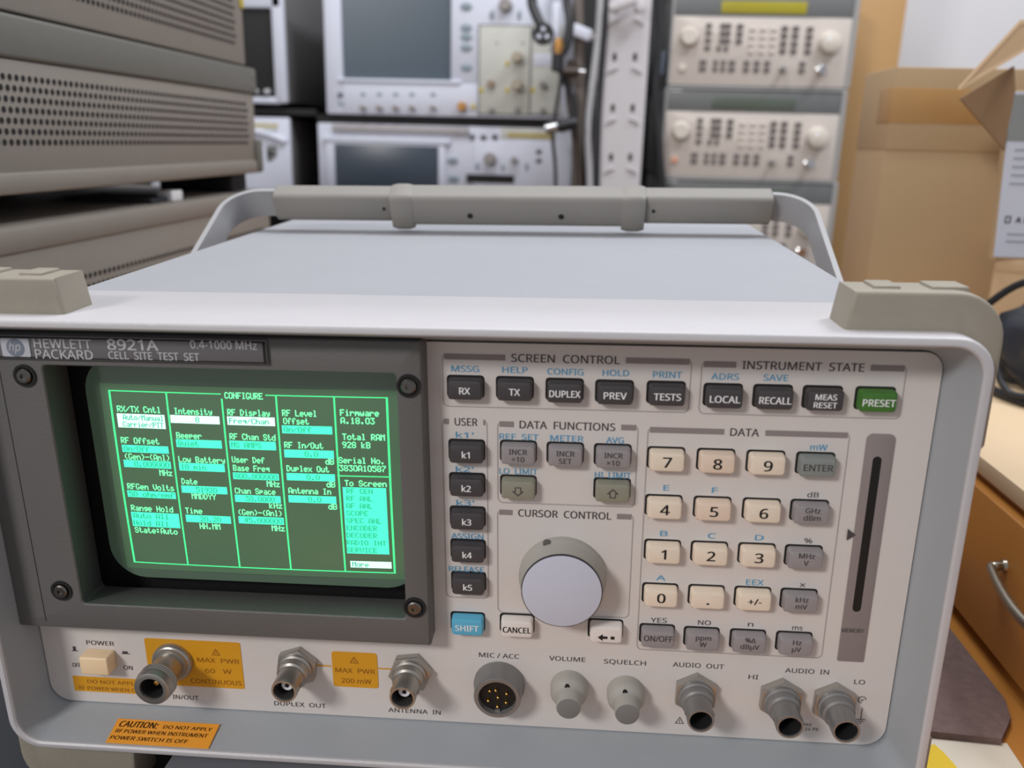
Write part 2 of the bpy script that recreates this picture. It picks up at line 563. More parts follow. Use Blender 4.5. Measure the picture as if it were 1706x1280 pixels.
# ---- keys
def key(name, px, py, m, legend=(), ink=M_WHITE, w=11.7, h=7.1, arrow=None, lh=None, widen=1.0, dz=0.0):
    c = U(px, py, 'y', -4.0)
    c.z -= .6 + dz
    c.x += .2
    well = MB().prism(rrect(c.x - w / 2 - .7, c.x + w / 2 + .35, c.z - h / 2 - .2, c.z + h / 2 + .65, 1.2, 3), -0.1, 0.4)
    k = MB()
    R_ = lambda i, y, dz=0: [(x, y, z + dz) for x, z in rrect(c.x - w / 2 + i, c.x + w / 2 - i, c.z - h / 2 + i, c.z + h / 2 - i, 1.1, 4)]
    k.loft([R_(0, 0.3), R_(0.1, -3.2), R_(0.45, -3.9), R_(1.0, -4.1)], True, True)
    ko = k.build(name, m, tset)
    well.build('key_well', M_HOLE, ko)
    if arrow or legend:
        t = MB()
        if arrow == 'back':
            t.flat([(c.x - 3.0, -4.2, c.z - 1), (c.x - 1.2, -4.2, c.z - 2.4), (c.x - 1.2, -4.2, c.z - 1.5),
                    (c.x + .5, -4.2, c.z - 1.5), (c.x + .5, -4.2, c.z - .5), (c.x - 1.2, -4.2, c.z - .5), (c.x - 1.2, -4.2, c.z + .4)])
            strip(t, c.x + 1.6, c.x + 3.0, c.z - 1.6, c.z - .4, -4.2)
        elif arrow:
            s = 1 if arrow == 'up' else -1
            P = [(0, 2.0), (2.1, 0), (1.1, 0), (1.1, -1.5), (-1.1, -1.5), (-1.1, 0), (-2.1, 0)]
            Q_ = [(0, 1.4), (1.15, .3), (.75, .3), (.75, -1.15), (-.75, -1.15), (-.75, .3), (-1.15, .3)]
            for i in range(7):
                j = (i + 1) % 7
                t.flat([(c.x + q[0], -4.2, c.z - .2 + s * q[1]) for q in (P[i], P[j], Q_[j], Q_[i])])
        else:
            n = len(legend)
            H = lh or (2.3 if n == 1 else 1.9)
            for i, s in enumerate(legend):
                z = c.z + dz * .7 - .15 + (n - 1) * 1.35 - i * 2.7 + (0.2 if n == 2 else 0)
                ww = min(text_w(s, H, 1.0) * widen, w - 1.6)
                put_text(t, s, c.x - ww / 2, c.x + ww / 2, z, H, -4.2, 0.02)
        t.build('key_legend', ink, ko, smooth=0)
    return ko


for s, px, py in (('RX', 773, 648), ('TX', 856, 650), ('DUPLEX', 940, 653), ('PREV', 1024, 656), ('TESTS', 1111, 658),
                  ('LOCAL', 1207, 662), ('RECALL', 1291, 664)):
    key('function_key', px, py, K_DARK, (s,))
key('function_key', 1375, 666, K_DARK, ('MEAS', 'RESET'))
key('preset_key', 1464, 668, K_GREEN, ('PRESET',))['label'] = 'green PRESET key'
for i, py in enumerate((755, 811, 867, 922, 976)):
    key('user_key', 775 + i * .8, py, K_DARK, ('k%d' % (i + 1),))
key('increment_key', 862, 757, K_GREY, ('INCR', '÷10'), M_INK)
key('increment_key', 941, 760, K_GREY, ('INCR', 'SET'), M_INK)
key('increment_key', 1021, 763, K_GREY, ('INCR', '×10'), M_INK)
key('arrow_key', 862, 815, K_OLIVE, ink=M_INK, arrow='down')
key('arrow_key', 1020, 820, K_OLIVE, ink=M_INK, arrow='up')
key('shift_key', 777, 1044, K_BLUE, ('SHIFT',))['label'] = 'pale blue SHIFT key'
key('cancel_key', 860, 1047, K_WHITE, ('CANCEL',), M_BLACK)
key('backspace_key', 1009, 1056, K_WHITE, ink=M_BLACK, arrow='back')
num = [('7', 1111, 767), ('8', 1195, 770), ('9', 1279, 773), ('4', 1107, 846), ('5', 1189, 849), ('6', 1272, 852),
       ('1', 1105, 920), ('2', 1184, 923), ('3', 1264, 926), ('0', 1101, 993), ('.', 1179, 996), ('+/-', 1257, 999)]
for s, px, py in num:
    key('number_key', px, py, K_TAN if s in '85' else K_CREAM, (s,), M_BLACK, lh=3.6 if len(s) == 1 else 2.4, widen=1.15, dz=.25 if s in '789' else .5 if s in '456' else .75)
key('enter_key', 1363, 776, K_ENTER, ('ENTER',), M_INK, dz=.3)
for s, px, py in ((('GHz', 'dBm'), 1353, 854), (('MHz', 'V'), 1343, 929), (('kHz', 'mV'), 1335, 1002)):
    key('unit_key', px, py, K_GREY, s, M_INK, dz=.6 if py < 900 else .85)
for s, px, py in ((('ON/OFF',), 1096, 1060), (('ppm', 'W'), 1171, 1065), (('%Δ', 'dBμV'), 1249, 1069), (('Hz', 'μV'), 1327, 1073)):
    key('unit_key', px, py, K_GREY, s, M_INK, dz=1.1)

# ---- cursor knob
M_KNOB = mat('knob_beige_grey', (170, 166, 158), .5, var=.03)
kb = U(937, 961, 'y', -0.5)
mb = MB()
mb.lathe((kb.x, 0, kb.z), [(0.2, 15.6), (-1.5, 15.6), (-2.8, 15.2), (-4.0, 14.5), (-9.6, 14.1), (-10.4, 13.7)], 64)
knob = mb.build('cursor_knob', M_KNOB, tset)
mb = MB()
mb.lathe((kb.x, 0, kb.z), [(-10.2, 13.75), (-10.7, 13.75), (-10.8, 13.45)], 64)
mb.build('knob_cap', mat('knob_cap_silver', (196, 198, 212), 0.45, var=0.02), knob)['label'] = 'flat pale lilac disc'
MB().lathe((kb.x, 0, kb.z), [(-9.9, 14.15), (-10.5, 14.1), (-10.5, 13.8)], 64, capa=False).build('knob_ring', mat('ring_dark', (70, 70, 74), .3, metal=.8), knob)
d = U(911, 907, 'y', -4)
t = MB().lathe((d.x, -2.6, d.z - .4), [(0.2, 1.5), (-.6, 1.4), (-.7, 1.1)], 20)
t.build('pointer_dimple', mat('dimple', (92, 90, 84), .6), knob)

# ---- volume and squelch knobs
for nm, px, py in (('volume_knob', 948, 1143), ('squelch_knob', 1042, 1152)):
    c = U(px, py)
    mb = MB()
    mb.lathe((c.x, 0, c.z), [(0.2, 6.9), (-3.2, 6.9), (-4.6, 6.7), (-6.0, 5.9), (-7.0, 4.9), (-8.0, 4.6), (-12.4, 4.45), (-12.9, 4.2)], 40)
    o = mb.build(nm, M_KNOB, tset)
    MB().lathe((c.x, 0, c.z), [(-12.7, 4.2), (-13.1, 4.15), (-13.2, 3.9)], 40).build('knob_cap', mat('cap_grey', (120, 120, 118), .5), o)
    MB().lathe((c.x - .6, -6.6, c.z + 4.6), [(0.9, 1.0), (-.75, .95)], 14).build('pointer_dimple', M_HOLE, o)

# ---- microphone connector
c = U(832, 1139)
mb = MB()
mb.lathe((c.x, 0, c.z), [(0.2, 9.6), (-1.5, 9.6), (-2.5, 9.0), (-8.2, 8.7), (-8.8, 8.3), (-8.8, 7.0), (-6.0, 6.8), (-6, 0.01)], 48)
mic = mb.build('microphone_connector', M_STEEL, tset)
MB().lathe((c.x, 0, c.z), [(-5.5, 6.9), (-6.6, 6.75)], 40).build('insulator', M_BLACK, mic)
for dx, dz in ((-2.8, 2.4), (-.6, 2.8), (.2, -.2), (3.2, -2.2), (-3.4, -1.8), (0, -4.2), (3.4, 1.6)):
    MB().lathe((c.x + dx, 0, c.z + dz), [(-6.4, .55), (-8.2, .5), (-8.5, .2)], 10).build('pin', M_GOLD, mic)
MB().box(c.x - .9, c.x + .9, -7.6, -6, c.z - 6.8, c.z - 6.0).build('keyway', M_STEEL, mic)


# ---- BNC connectors
def bnc(nm, px, py, white=True, L=16.5, rot=0.0, r=5.2):
    c = U(px, py)
    mb = MB()
    hexp = [(c.x + 8.3 * math.cos(rot + k * math.pi / 3), c.z + 8.3 * math.sin(rot + k * math.pi / 3)) for k in range(6)]
    mb.prism(hexp, -3.2, 0.2, bev=.5)
    o = mb.build('hex_nut', M_NICK, None, 30)
    b = MB()
    b.lathe((c.x, 0, c.z), [(-3, 6.6), (-4.4, 6.6), (-4.8, 5.9), (-7.5, 5.7), (-8, 4.9), (-L + .6, 4.8), (-L, 4.6), (-L, 3.95), (-6, 3.9), (-5.9, 0.01)], 40, capa=False)
    body = b.build(nm, M_STEEL if not white else M_NICK, tset)
    o.parent = body
    lug = MB()
    for s in (-1, 1):
        lug.lathe((c.x + s * 4.4, -L + 4.5, c.z), [(-.9 * 1, .9), (.9, .9)], 10)
    lug.build('bayonet_lug', M_STEEL, body)
    ins = MB()
    if white:
        ins.lathe((c.x, 0, c.z), [(-6.2, 2.3), (-12.6, 2.2), (-12.8, 2.0)], 24)
        i = ins.build('insulator', M_PTFE, body)
        MB().lathe((c.x, 0, c.z), [(-12.7, .85), (-12.95, .8)], 14).build('contact', M_HOLE, body)
    MB().lathe((c.x, 0, c.z), [(-L + .7, 3.93), (-L + .75, 3.82), (-6.1, 3.8), (-6.1, 0.01)], 28, capa=False).build('dark_bore_sleeve', M_HOLE if not white else mat('bore_grey', (70, 68, 66), .5, metal=.4), body)  # added sleeve: shade inside the connector is put into its dark colour
    return body


bnc('bnc_connector', 497, 1107, True, 16.5, 0.35)
bnc('bnc_connector', 685, 1117, True, 16.5, 0.15)
bnc('bnc_connector', 1158, 1152, False, 16.5, 0.5)
bnc('bnc_connector', 1299, 1161, False, 16.5, 0.5)
bnc('bnc_connector', 1388, 1168, False, 16.5, 0.5)

# ---- N connector
c = U(289, 1101)
mb = MB()
mb.lathe((c.x, 0, c.z), [(0.2, 7.9), (-1.5, 7.9), (-2.2, 7.5), (-2.6, 6.9), (-3.4, 6.8), (-3.6, 5.6), (-11.0, 5.6), (-11.2, 6.9), (-11.9, 7.15),
                         (-12.4, 6.9), (-12.9, 7.15), (-13.4, 6.9), (-13.9, 7.15), (-14.4, 6.9), (-14.9, 7.15), (-16.3, 6.9), (-17.3, 6.6),
                         (-17.5, 6.2), (-17.5, 4.5), (-8, 4.3), (-8, 0.01)], 48)
nc = mb.build('threaded_connector', M_NICK, tset)
MB().lathe((c.x, 0, c.z), [(-16.6, 4.5), (-16.5, 4.35), (-8.1, 4.2), (-8.1, .01)], 28, capa=False).build('dark_bore_sleeve', M_HOLE, nc)  # added dark sleeve, its colour stands in for the shade inside
MB().lathe((c.x, 0, c.z), [(-8, 1.1), (-14, 1.0), (-14.2, .7)], 16).build('contact', M_GOLD, nc)

# ---- power button
a, b = U(130, 1096, 'y', -6), U(182, 1127, 'y', -6)
mb = MB().box(a.x, b.x, -6, 0.2, b.z, a.z, .7, 3)
pb = mb.build('power_button', mat('button_cream', (244, 214, 172), .45, var=.03), tset)
pb['label'] = 'cream square push button'


# ---- yellow warning labels printed on the panel
def ylabel(p, q, r=1.0, y=-.08):
    a, b = U(*p), U(*q)
    return MB().prism(rrect(a.x, b.x, b.z, a.z, r, 4), y - .12, 0).build('warning_label', M_YEL, tset, smooth=0), a, b


lab, a, b = ylabel((240, 1063), (408, 1148), .8)
mb = MB()
tri(mb, 360, 1088, 2.0, -.3)
T(mb, 'MAX  PWR', 329, 1099, 399, 1102, 2.0, .005, -.3)
T(mb, '60   W', 342, 1117, 386, 1119, 2.0, .005, -.3)
T(mb, 'CONTINUOUS', 318, 1133, 403, 1139, 2.0, .005, -.3)
mb.build('label_lettering', M_YINK, lab, smooth=0)
lab, a, b = ylabel((121, 1126), (262, 1158), .2)
mb = MB()
T(mb, 'DO NOT APPLY', 146, 1134, 232, 1140, 1.6, .0, -.3)
T(mb, 'RF POWER WHEN OFF', 132, 1145, 238, 1151, 1.6, .0, -.3)
mb.build('label_lettering', M_YINK, lab, smooth=0)
lab, a, b = ylabel((552, 1085), (631, 1147), 1.2)
mb = MB()
tri(mb, 590, 1101, 2.0, -.3)
T(mb, 'MAX  PWR', 559, 1116, 625, 1119, 2.0, .005, -.3)
T(mb, '200 mW', 569, 1133, 619, 1136, 2.0, .005, -.3)
mb.build('label_lettering', M_YINK, lab, smooth=0)
mb = MB()
a, b = U(515, 1108), U(552, 1110)
strip(mb, a.x, b.x, a.z - .3, a.z + .3, -.15)
a, b = U(630, 1113), U(662, 1115)
strip(mb, a.x, b.x, a.z - .5, a.z + .1, -.15)
mb.build('label_leader_line', M_YEL, lab, smooth=0)

# ---- CRT bezel
bx0, bx1, bz0, bz1 = -163.4, -6.9, 41.3, 155.0
BY = -9.0
ax_ = [U(70, 620, 'y', BY), U(668, 630, 'y', BY), U(674, 1012, 'y', BY), U(118, 985, 'y', BY)]
fx0, fx1 = U(72, 625, 'y', BY).x, U(667, 800, 'y', BY).x
fz1, fz0 = U(400, 617, 'y', BY).z, U(400, 1019, 'y', BY).z
ix0 = U(113, 640, 'y', 8).x
iz1, iz0 = fz1 + 1.5, U(400, 994, 'y', 6).z
mb = MB()
o4 = lambda x0, x1, z0, z1, y, r=1.0: [(x, y, z) for x, z in rrect(x0, x1, z0, z1, r, 3)]
mb.loft([o4(bx0, bx1, bz0, bz1, 0.5), o4(bx0, bx1, bz0, bz1, BY + 1.2), o4(bx0 + .6, bx1 - .7, bz0 + .7, bz1 - .3, BY + .3), o4(bx0 + 1.2, bx1 - 1.4, bz0 + 1.4, bz1 - .8, BY),
         o4(fx0 - .4, fx1 + .4, fz0 - .4, fz1 + .4, BY, 1.5), o4(fx0, fx1, fz0, fz1, BY + .5, 1.5), o4(ix0, fx1 + .6, iz0, iz1, 9, 2),
         o4(ix0 - 3, fx1 + 4, iz0 - 3, iz1 + 3, 14, 2)], False, True)
bez = mb.build('screen_bezel', M_BEZEL, tset, 25)
for px, py in ((42, 626), (681, 643), (103, 984), (691, 1012)):
    c = U(px, py, 'y', BY)
    s_ = MB().lathe((c.x, BY, c.z), [(0.3, 4.0), (-.5, 4.0), (-.5, 3.1), (.2, 3.0)], 24, capa=False)
    s_.lathe((c.x, BY, c.z), [(0.3, 3.4), (-.05, 3.3)], 24)
    so = s_.build('screw_well', M_HOLE, bez)
    h_ = MB().lathe((c.x, BY, c.z), [(0.2, 2.6), (-1.0, 2.6), (-1.5, 2.1), (-1.5, .9), (-.9, .9), (-.9, 0.01)], 24)
    ho = h_.build('screw', mat('screw_dark', (120, 116, 112), .35, metal=1), bez)
    so.parent = ho
mb = MB()
g0, g1 = U(10, 615, 'y', BY), U(60, 1000, 'y', BY)
strip(mb, (g0.x + g1.x) / 2 - .15, (g0.x + g1.x) / 2 + .15, bz0 + 3, fz1 + .5, BY - .05)
mb.build('bezel_groove', M_HOLE, bez, smooth=0)

# nameplate across the top of the bezel
NY = BY - 1.3
a, b = U(443, 570, 'y', NY), U(440, 607, 'y', NY)
nx1, nz1, nz0 = a.x, U(200, 562, 'y', NY).z, U(200, 602, 'y', NY).z
mb = MB().box(bx0 + 1, nx1, NY, BY + .3, nz0, nz1, .3, 2)
plate = mb.build('nameplate', M_PLATE, bez)
mb = MB()
for s_ in ((bx0 + 1.5, nx1 - .3, nz1 - 1.0, nz1 - .4), (bx0 + 1.5, nx1 - .3, nz0 + .3, nz0 + .8), (nx1 - 1.3, nx1 - .3, nz0 + .3, nz1 - .4)):
    strip(mb, *s_, y=NY - .06)
mb.build('nameplate_border', M_HOLE, plate, smooth=0)
YY = NY - .1
mb = MB()
T(mb, 'HEWLETT', 56, 571, 152, 575, 3.1, .01, YY, NY)
T(mb, 'PACKARD', 59, 589, 155, 592, 3.1, .01, YY, NY)
T(mb, '8921A', 179, 574, 263, 576, 3.5, .025, YY, NY)
T(mb, 'CELL  SITE  TEST  SET', 181, 592, 332, 595, 2.6, .012, YY, NY)
T(mb, '0.4-1000 MHz', 317, 573, 428, 577, 2.7, .008, YY, NY)
mb.build('nameplate_lettering', M_SILV, plate, smooth=0)
a, b = U(3, 563, 'y', NY), U(51, 594, 'y', NY)
mb = MB()
lx0, lx1 = U(3, 578, 'y', NY).x, U(50, 578, 'y', NY).x
lz1, lz0 = U(25, 564, 'y', NY).z, U(25, 594, 'y', NY).z
mb.prism(rrect(lx0, lx1, lz0, lz1, .5, 3), NY - .3, NY)
logo = mb.build('logo_plate', mat('logo_silver', (186, 188, 196), .35), plate, smooth=0)
lc = ((lx0 + lx1) / 2, (lz0 + lz1) / 2)
mb = MB()
mb.lathe((lc[0], NY - .3, lc[1]), [(0.1, 3.1), (-.12, 3.1)], 36)
disc = mb.build('logo_disc', mat('logo_blue_grey', (118, 126, 140), .4), logo, smooth=0)
mb = MB()
put_text(mb, 'hp', lc[0] - 2.0, lc[0] + 1.9, lc[1] + .35, 2.9, NY - .46, .0, .25)
mb.build('logo_lettering', M_SILV, disc, smooth=0)

# ---- the tube face
sx0_, sx1_, sz0_, sz1_ = -132.5, -13.0, 55.3, 143.0
scx, scz = (sx0_ + sx1_) / 2, (sz0_ + sz1_) / 2


def bulge(x, z, off=0.0):
    u, v = (x - scx) / ((sx1_ - sx0_) / 2), (z - scz) / ((sz1_ - sz0_) / 2)
    return 5.2 + 1.0 * (u * u) + 0.9 * (v * v) + off


mb = MB()
N = 10
loops = []
for i in range(N, -1, -1):
    k = i / N if i else 0.02
    loops.append([((scx + (x - scx) * k), bulge(scx + (x - scx) * k, scz + (z - scz) * k), scz + (z - scz) * k) for x, z in rrect(sx0_, sx1_, sz0_, sz1_, 13, 8)])
rim = [(x, 13, z) for x, z in rrect(sx0_, sx1_, sz0_, sz1_, 13, 8)]
mb.loft([rim] + loops, False, True)
tube_face = mb.build('crt_face', mat('crt_glass', (88, 108, 90), 0.16, var=0.03, emit=.08, spec=.5, coat=.3), tset, 60)
MB().box(-150, -6, 12.2, 13, 40, 150).build('crt_mask', M_BLACK, tube_face)
# lit raster on the tube face
fxa, fxb, fza, fzb = -123.8, -22.3, 61.6, 130.7
mb = MB()
nx, nz = 24, 16
rx0, rx1, rz0, rz1 = fxa - 3, -14.5, fza - 2.5, fzb + 2.5
vs = [[mb.bm.verts.new((rx0 + (rx1 - rx0) * i / nx, bulge(rx0 + (rx1 - rx0) * i / nx, rz0 + (rz1 - rz0) * j / nz, -.08), rz0 + (rz1 - rz0) * j / nz)) for i in range(nx + 1)] for j in range(nz + 1)]
for j in range(nz):
    for i in range(nx):
        mb.bm.faces.new([vs[j][i], vs[j][i + 1], vs[j + 1][i + 1], vs[j + 1][i]])
raster = mb.build('lit_raster', mat('raster_glow', (86, 116, 88), .22, emit=.24, var=.12, nscale=25), tube_face, 60)

FONT = {'A': '7E1111117E', 'B': '7F49494936', 'C': '3E41414122', 'D': '7F4141221C', 'E': '7F49494941', 'F': '7F09090901', 'G': '3E41415132',
        'H': '7F0808087F', 'I': '00417F4100', 'L': '7F40404040', 'M': '7F0204027F', 'N': '7F0408107F', 'O': '3E4141413E', 'P': '7F09090906',
        'Q': '3E4151215E', 'R': '7F09192946', 'S': '2649494932', 'T': '01017F0101', 'U': '3F4040403F', 'V': '1F2040201F', 'X': '6314081463',
        'Y': '0304780403', '0': '3E4141413E', '1': '00427F4000', '2': '4261514946', '3': '2141454B31', '4': '1814127F10', '5': '2745454539',
        '6': '3C4A494930', '7': '0171090503', '8': '3649494936', '9': '064949291E', 'a': '2054545478', 'b': '7F48444438', 'c': '3844444420',
        'd': '384444487F', 'e': '3854545418', 'f': '087E090102', 'g': '085454543C', 'h': '7F08040478', 'i': '00447D4000', 'k': '7F10284400',
        'l': '00417F4000', 'm': '7C04180478', 'n': '7C08040478', 'o': '3844444438', 'p': '7C14141408', 'q': '081414187C', 'r': '7C08040408',
        's': '4854545420', 't': '043F444020', 'u': '3C4040207C', 'v': '1C2040201C', 'w': '3C4030403C', 'x': '4428102844', 'y': '0C5050503C',
        'z': '4464544C44', '.': '0060600000', '/': '2010080402', '-': '0808080808', '(': '001C224100', ')': '0041221C00', ':': '0036360000'}


def crt_text(mb, s, px0, px1, py, off=-.16, h=2.35, rows=7.0):
    a, b = U(px0, py, 'y', 6), U(px1, py, 'y', 6)
    cw = (b.x - a.x) / (len(s) - 1 / 6)
    pw, ph = cw / 6, h / rows
    zt = (a.z + b.z) / 2 + h / 2
    for i, ch in enumerate(s):
        hx = FONT.get(ch)
        if not hx:
            continue
        for cidx in range(5):
            bits = int(hx[2 * cidx:2 * cidx + 2], 16)
            r = 0
            while r < 7:
                if bits >> r & 1:
                    r2 = r
                    while r2 < 7 and bits >> r2 & 1:
                        r2 += 1
                    x0 = a.x + i * cw + cidx * pw - pw * .12
                    x1 = x0 + pw * 1.45
                    z1, z0 = zt - r * ph, zt - r2 * ph
                    mb.flat([(x, bulge(x, z, off), z) for x, z in ((x0, z0), (x1, z0), (x1, z1), (x0, z1))])
                    r = r2
                r += 1


def crt_rect(mb, x0, x1, z0, z1, off=-.12, n=6):
    m_ = max(1, int(max(x1 - x0, z1 - z0) / n))
    hz = (z1 - z0) > (x1 - x0)
    for i in range(m_):
        if hz:
            q = (x0, x1, z0 + (z1 - z0) * i / m_, z0 + (z1 - z0) * (i + 1) / m_)
        else:
            q = (x0 + (x1 - x0) * i / m_, x0 + (x1 - x0) * (i + 1) / m_, z0, z1)
        mb.flat([(x, bulge(x, z, off), z) for x, z in ((q[0], q[2]), (q[1], q[2]), (q[1], q[3]), (q[0], q[3]))])


mbl, mbb, mbh, mbt, mbd = MB(), MB(), MB(), MB(), MB()
SX = lambda px, py: U(px, py, 'y', 6)
tl, tr = SX(369, 658).x, SX(443, 660).x
crt_rect(mbl, fxa, tl, fzb - .35, fzb)
crt_rect(mbl, tr, fxb, fzb - .35, fzb)
crt_rect(mbl, fxa, fxb, fza, fza + .4)
crt_rect(mbl, fxa, fxa + .75, fza, fzb)
crt_rect(mbl, fxb - .75, fxb, fza, fzb)
for p, q in (((277, 656), (314, 944)), ((369, 667), (402, 949)), ((460, 663), (486, 951)), ((555, 663), (577, 952))):
    xm = (SX(*p).x + SX(*q).x) / 2
    crt_rect(mbl, xm - .3, xm + .3, fza, fzb - (1.9 if p[0] == 369 else 0))
hl = SX(600, 793)
crt_rect(mbl, SX(563, 793).x, fxb, hl.z - .2, hl.z + .2)
for s, a, b, c in (('RX/TX Cntl', 195, 268, 682), ('RF Offset', 202, 266, 734), ('(Gen)-(Anl)', 208, 284, 761), ('MHz', 267, 288, 787),
                   ('RFGen Volts', 213, 291, 811), ('Range Hold', 219, 289, 847), ('State:Auto', 225, 296, 884), ('Intensity', 291, 354, 685),
                   ('Beeper', 295, 337, 725), ('Low Battery', 299, 376, 765), ('Date', 304, 330, 801), ('MMDDYY', 321, 361, 826),
                   ('Time', 310, 338, 850), ('HH.MM', 334, 368, 876), ('RF Display', 380, 450, 687), ('RF Chan Std', 384, 460, 727),
                   ('User Def', 388, 442, 765), ('Base Freq', 390, 450, 779), ('MHz', 446, 467, 805), ('Chan Space', 393, 460, 817),
                   ('kHz', 450, 471, 841), ('(Gen)-(Anl)', 398, 471, 853), ('MHz', 454, 475, 879), ('RF Level', 471, 528, 688),
                   ('Offset', 473, 515, 701), ('RF In/Out', 475, 539, 741), ('dB', 543, 557, 768), ('Duplex Out', 479, 549, 780),
                   ('dB', 545, 559, 806), ('Antenna In', 482, 552, 817), ('dB', 548, 562, 843), ('Firmware', 567, 631, 688),
                   ('A.18.03', 568, 624, 701), ('Total RAM', 571, 641, 728), ('928 kB', 571, 617, 741), ('Serial No.', 565, 641, 767),
                   ('3830A10587', 566, 643, 780), ('To Screen', 575, 644, 805), ('CONFIGURE', 375, 438, 659)):
    crt_text(mbt, s, a, b, c)
for m_, x0, x1, y0, y1, lines in (
        (mbh, 196, 276, 690, 713, ((' Auto/Manual'), (' Carrier/PTT'))), (mbb, 204, 282, 742, 754, ('On/Off    ',)), (mbb, 207, 286, 767, 779, ('  0.000000',)),
        (mbb, 213, 294, 818, 829, ('50 ohm/emf',)), (mbb, 220, 300, 854, 878, ('Auto All  ', 'Hold All  ')), (mbh, 285, 367, 692, 705, ('     8    ',)),
        (mbb, 295, 371, 732, 745, ('Quiet     ',)), (mbb, 300, 376, 771, 784, ('10 min    ',)), (mbb, 304, 380, 809, 821, ('   51920  ',)),
        (mbb, 311, 386, 858, 870, ('   20.20  ',)), (mbh, 380, 459, 694, 708, ('Freq/Chan ',)), (mbb, 384, 461, 734, 748, ('MS AMPS   ',)),
        (mbb, 390, 466, 787, 798, ('800.000000',)), (mbb, 393, 469, 824, 836, ('  30.0000 ',)), (mbb, 399, 474, 860, 872, (' 45.000000',)),
        (mbb, 471, 554, 709, 722, ('On/Off    ',)), (mbb, 475, 557, 749, 762, ('    0.0   ',)), (mbb, 479, 559, 788, 800, ('    0.0   ',)),
        (mbb, 482, 561, 825, 837, ('    0.0   ',)),
        (mbb, 575, 646, 812, 923, ('RF GEN   ', 'RF ANL   ', 'AF ANL   ', 'SCOPE    ', 'SPEC ANL ', 'ENCODER  ', 'DECODER  ', 'RADIO INT', 'SERVICE  ')),
        (mbh, 584, 652, 936, 947, ('More     ',))):
    pa, pb_ = SX(x0, (y0 + y1) / 2 - 1), SX(x1, (y0 + y1) / 2 + 1)
    zt, zb = SX((x0 + x1) / 2, y0).z, SX((x0 + x1) / 2, y1).z
    crt_rect(m_, pa.x, pb_.x, zb, zt)
    n = len(lines)
    for i, s in enumerate(lines):
        crt_text(mbd, s, x0 + 3, x1 - 3, y0 + (y1 - y0) * (i + .5) / n, h=2.1)
mbl.build('screen_lines', M_GLOW_LINE, tube_face, smooth=0)
mbb.build('screen_fields', M_GLOW_BAR, tube_face, smooth=0)
mbh.build('bright_screen_fields', M_GLOW_HOT, tube_face, smooth=0)
mbt.build('screen_text', M_GLOW_TXT, tube_face, smooth=0)
mbd.build('dim_screen_text', M_DIM_TXT, tube_face, smooth=0)


# ---- rubber corner bumpers
def bumper(side, top=True):
    """side -1 left, +1 right; an L-shaped guard wrapped round the corner of the frame"""
    s = side
    zi, zo = (162.0, 174.2) if top else (-4.0, -28.6 if s < 0 else -35.4)
    dz = 1 if top else -1
    xe_b, xe_t = 123.0, 125.0                         # inner end, base and crest
    xo = 170.3
    zlow = 126 if top else (30 if s < 0 else 16)
    R_ = 15
    poly = [(xe_b, zi - dz * 1.5), (xe_t, zo)]
    for k in range(9):
        a = math.radians(90 - 90 * k / 8)
        poly.append((xo - R_ + R_ * math.cos(a), zo + dz * (-R_ + R_ * math.sin(a))))
    poly += [(xo, zlow), (165.4, zlow - dz * 8), (165.4, zi - dz * 12)]
    for k in range(1, 6):
        a = math.radians(90 * k / 6)
        poly.append((165.4 - 11 + 11 * math.cos(a), zi - dz * 12.5 + dz * 11 * math.sin(a)))
    poly = [(s * x, z) for x, z in poly]
    mb = MB()
    mb.prism(poly, -12.5, 4.5, bev=1.3, seg=3)
    if top:                                           # moulded pads on the crest, tapering inner end
        for xa, xb in ((132, 140), (149, 160)):
            mb.box(min(s * xa, s * xb), max(s * xa, s * xb), -8, 2.5, zo - 1, zo + .9, .5)
    return mb.build('corner_bumper', M_BUMP, tset, 40)


for s_ in (-1, 1):
    bumper(s_, True)
    bumper(s_, False)
for s_ in (-1, 1):
    MB().lathe((s_ * 138, 395, -26), [(-11.6 if s_ < 0 else -17.8, 9), (30.5, 11)], 20, axis='z').build('rear_foot', M_BLACK, tset)

# ---- carrying handle: bent strap with a moulded grip
hc = Vector((3.5, 230.5, 176.5))
th = math.radians(27)
av, wv = Vector((0, math.cos(th), math.sin(th))), Vector((0, -math.sin(th), math.cos(th)))


def HP(x, s, w_):                                     # x across, s along the arm (0 at the grip), w_ across the strap
    return hc + Vector((x, 0, 0)) + av * s + wv * w_


def strap_loop(off, hx=168.0, R_=20):
    pts = [(-hx - off, -152)]
    for sx in (-1, 1):
        arc = []
        for k in range(11):
            a = math.radians(90 * k / 10)
            arc.append((sx * (hx - R_ + (R_ + off) * math.cos(a)), -R_ + 1 + (R_ + off) * math.sin(a)))
        pts += arc if sx < 0 else arc[::-1]
    pts.append((hx + off, -152))
    return pts


po, pi_ = strap_loop(1.4), strap_loop(-1.4)
mb = MB()
loops = []
for (xa, sa), (xb, sb) in zip(po, pi_):
    loops.append([HP(xa, sa, -8.5), HP(xa, sa, 8.5), HP(xb, sb, 8.5), HP(xb, sb, -8.5)])
mb.loft(loops, True, True)
handle = mb.build('handle_strap', M_STRAP, tset, 40)
for s_ in (-1, 1):
    p = HP(s_ * 168, -150, 0)
    MB().lathe((p.x if s_ > 0 else p.x, p.y, p.z), [(-s_ * 16, 13), (s_ * 2, 13), (s_ * 5, 11)], 28, axis='x').build('handle_pivot', M_GRIP, handle)


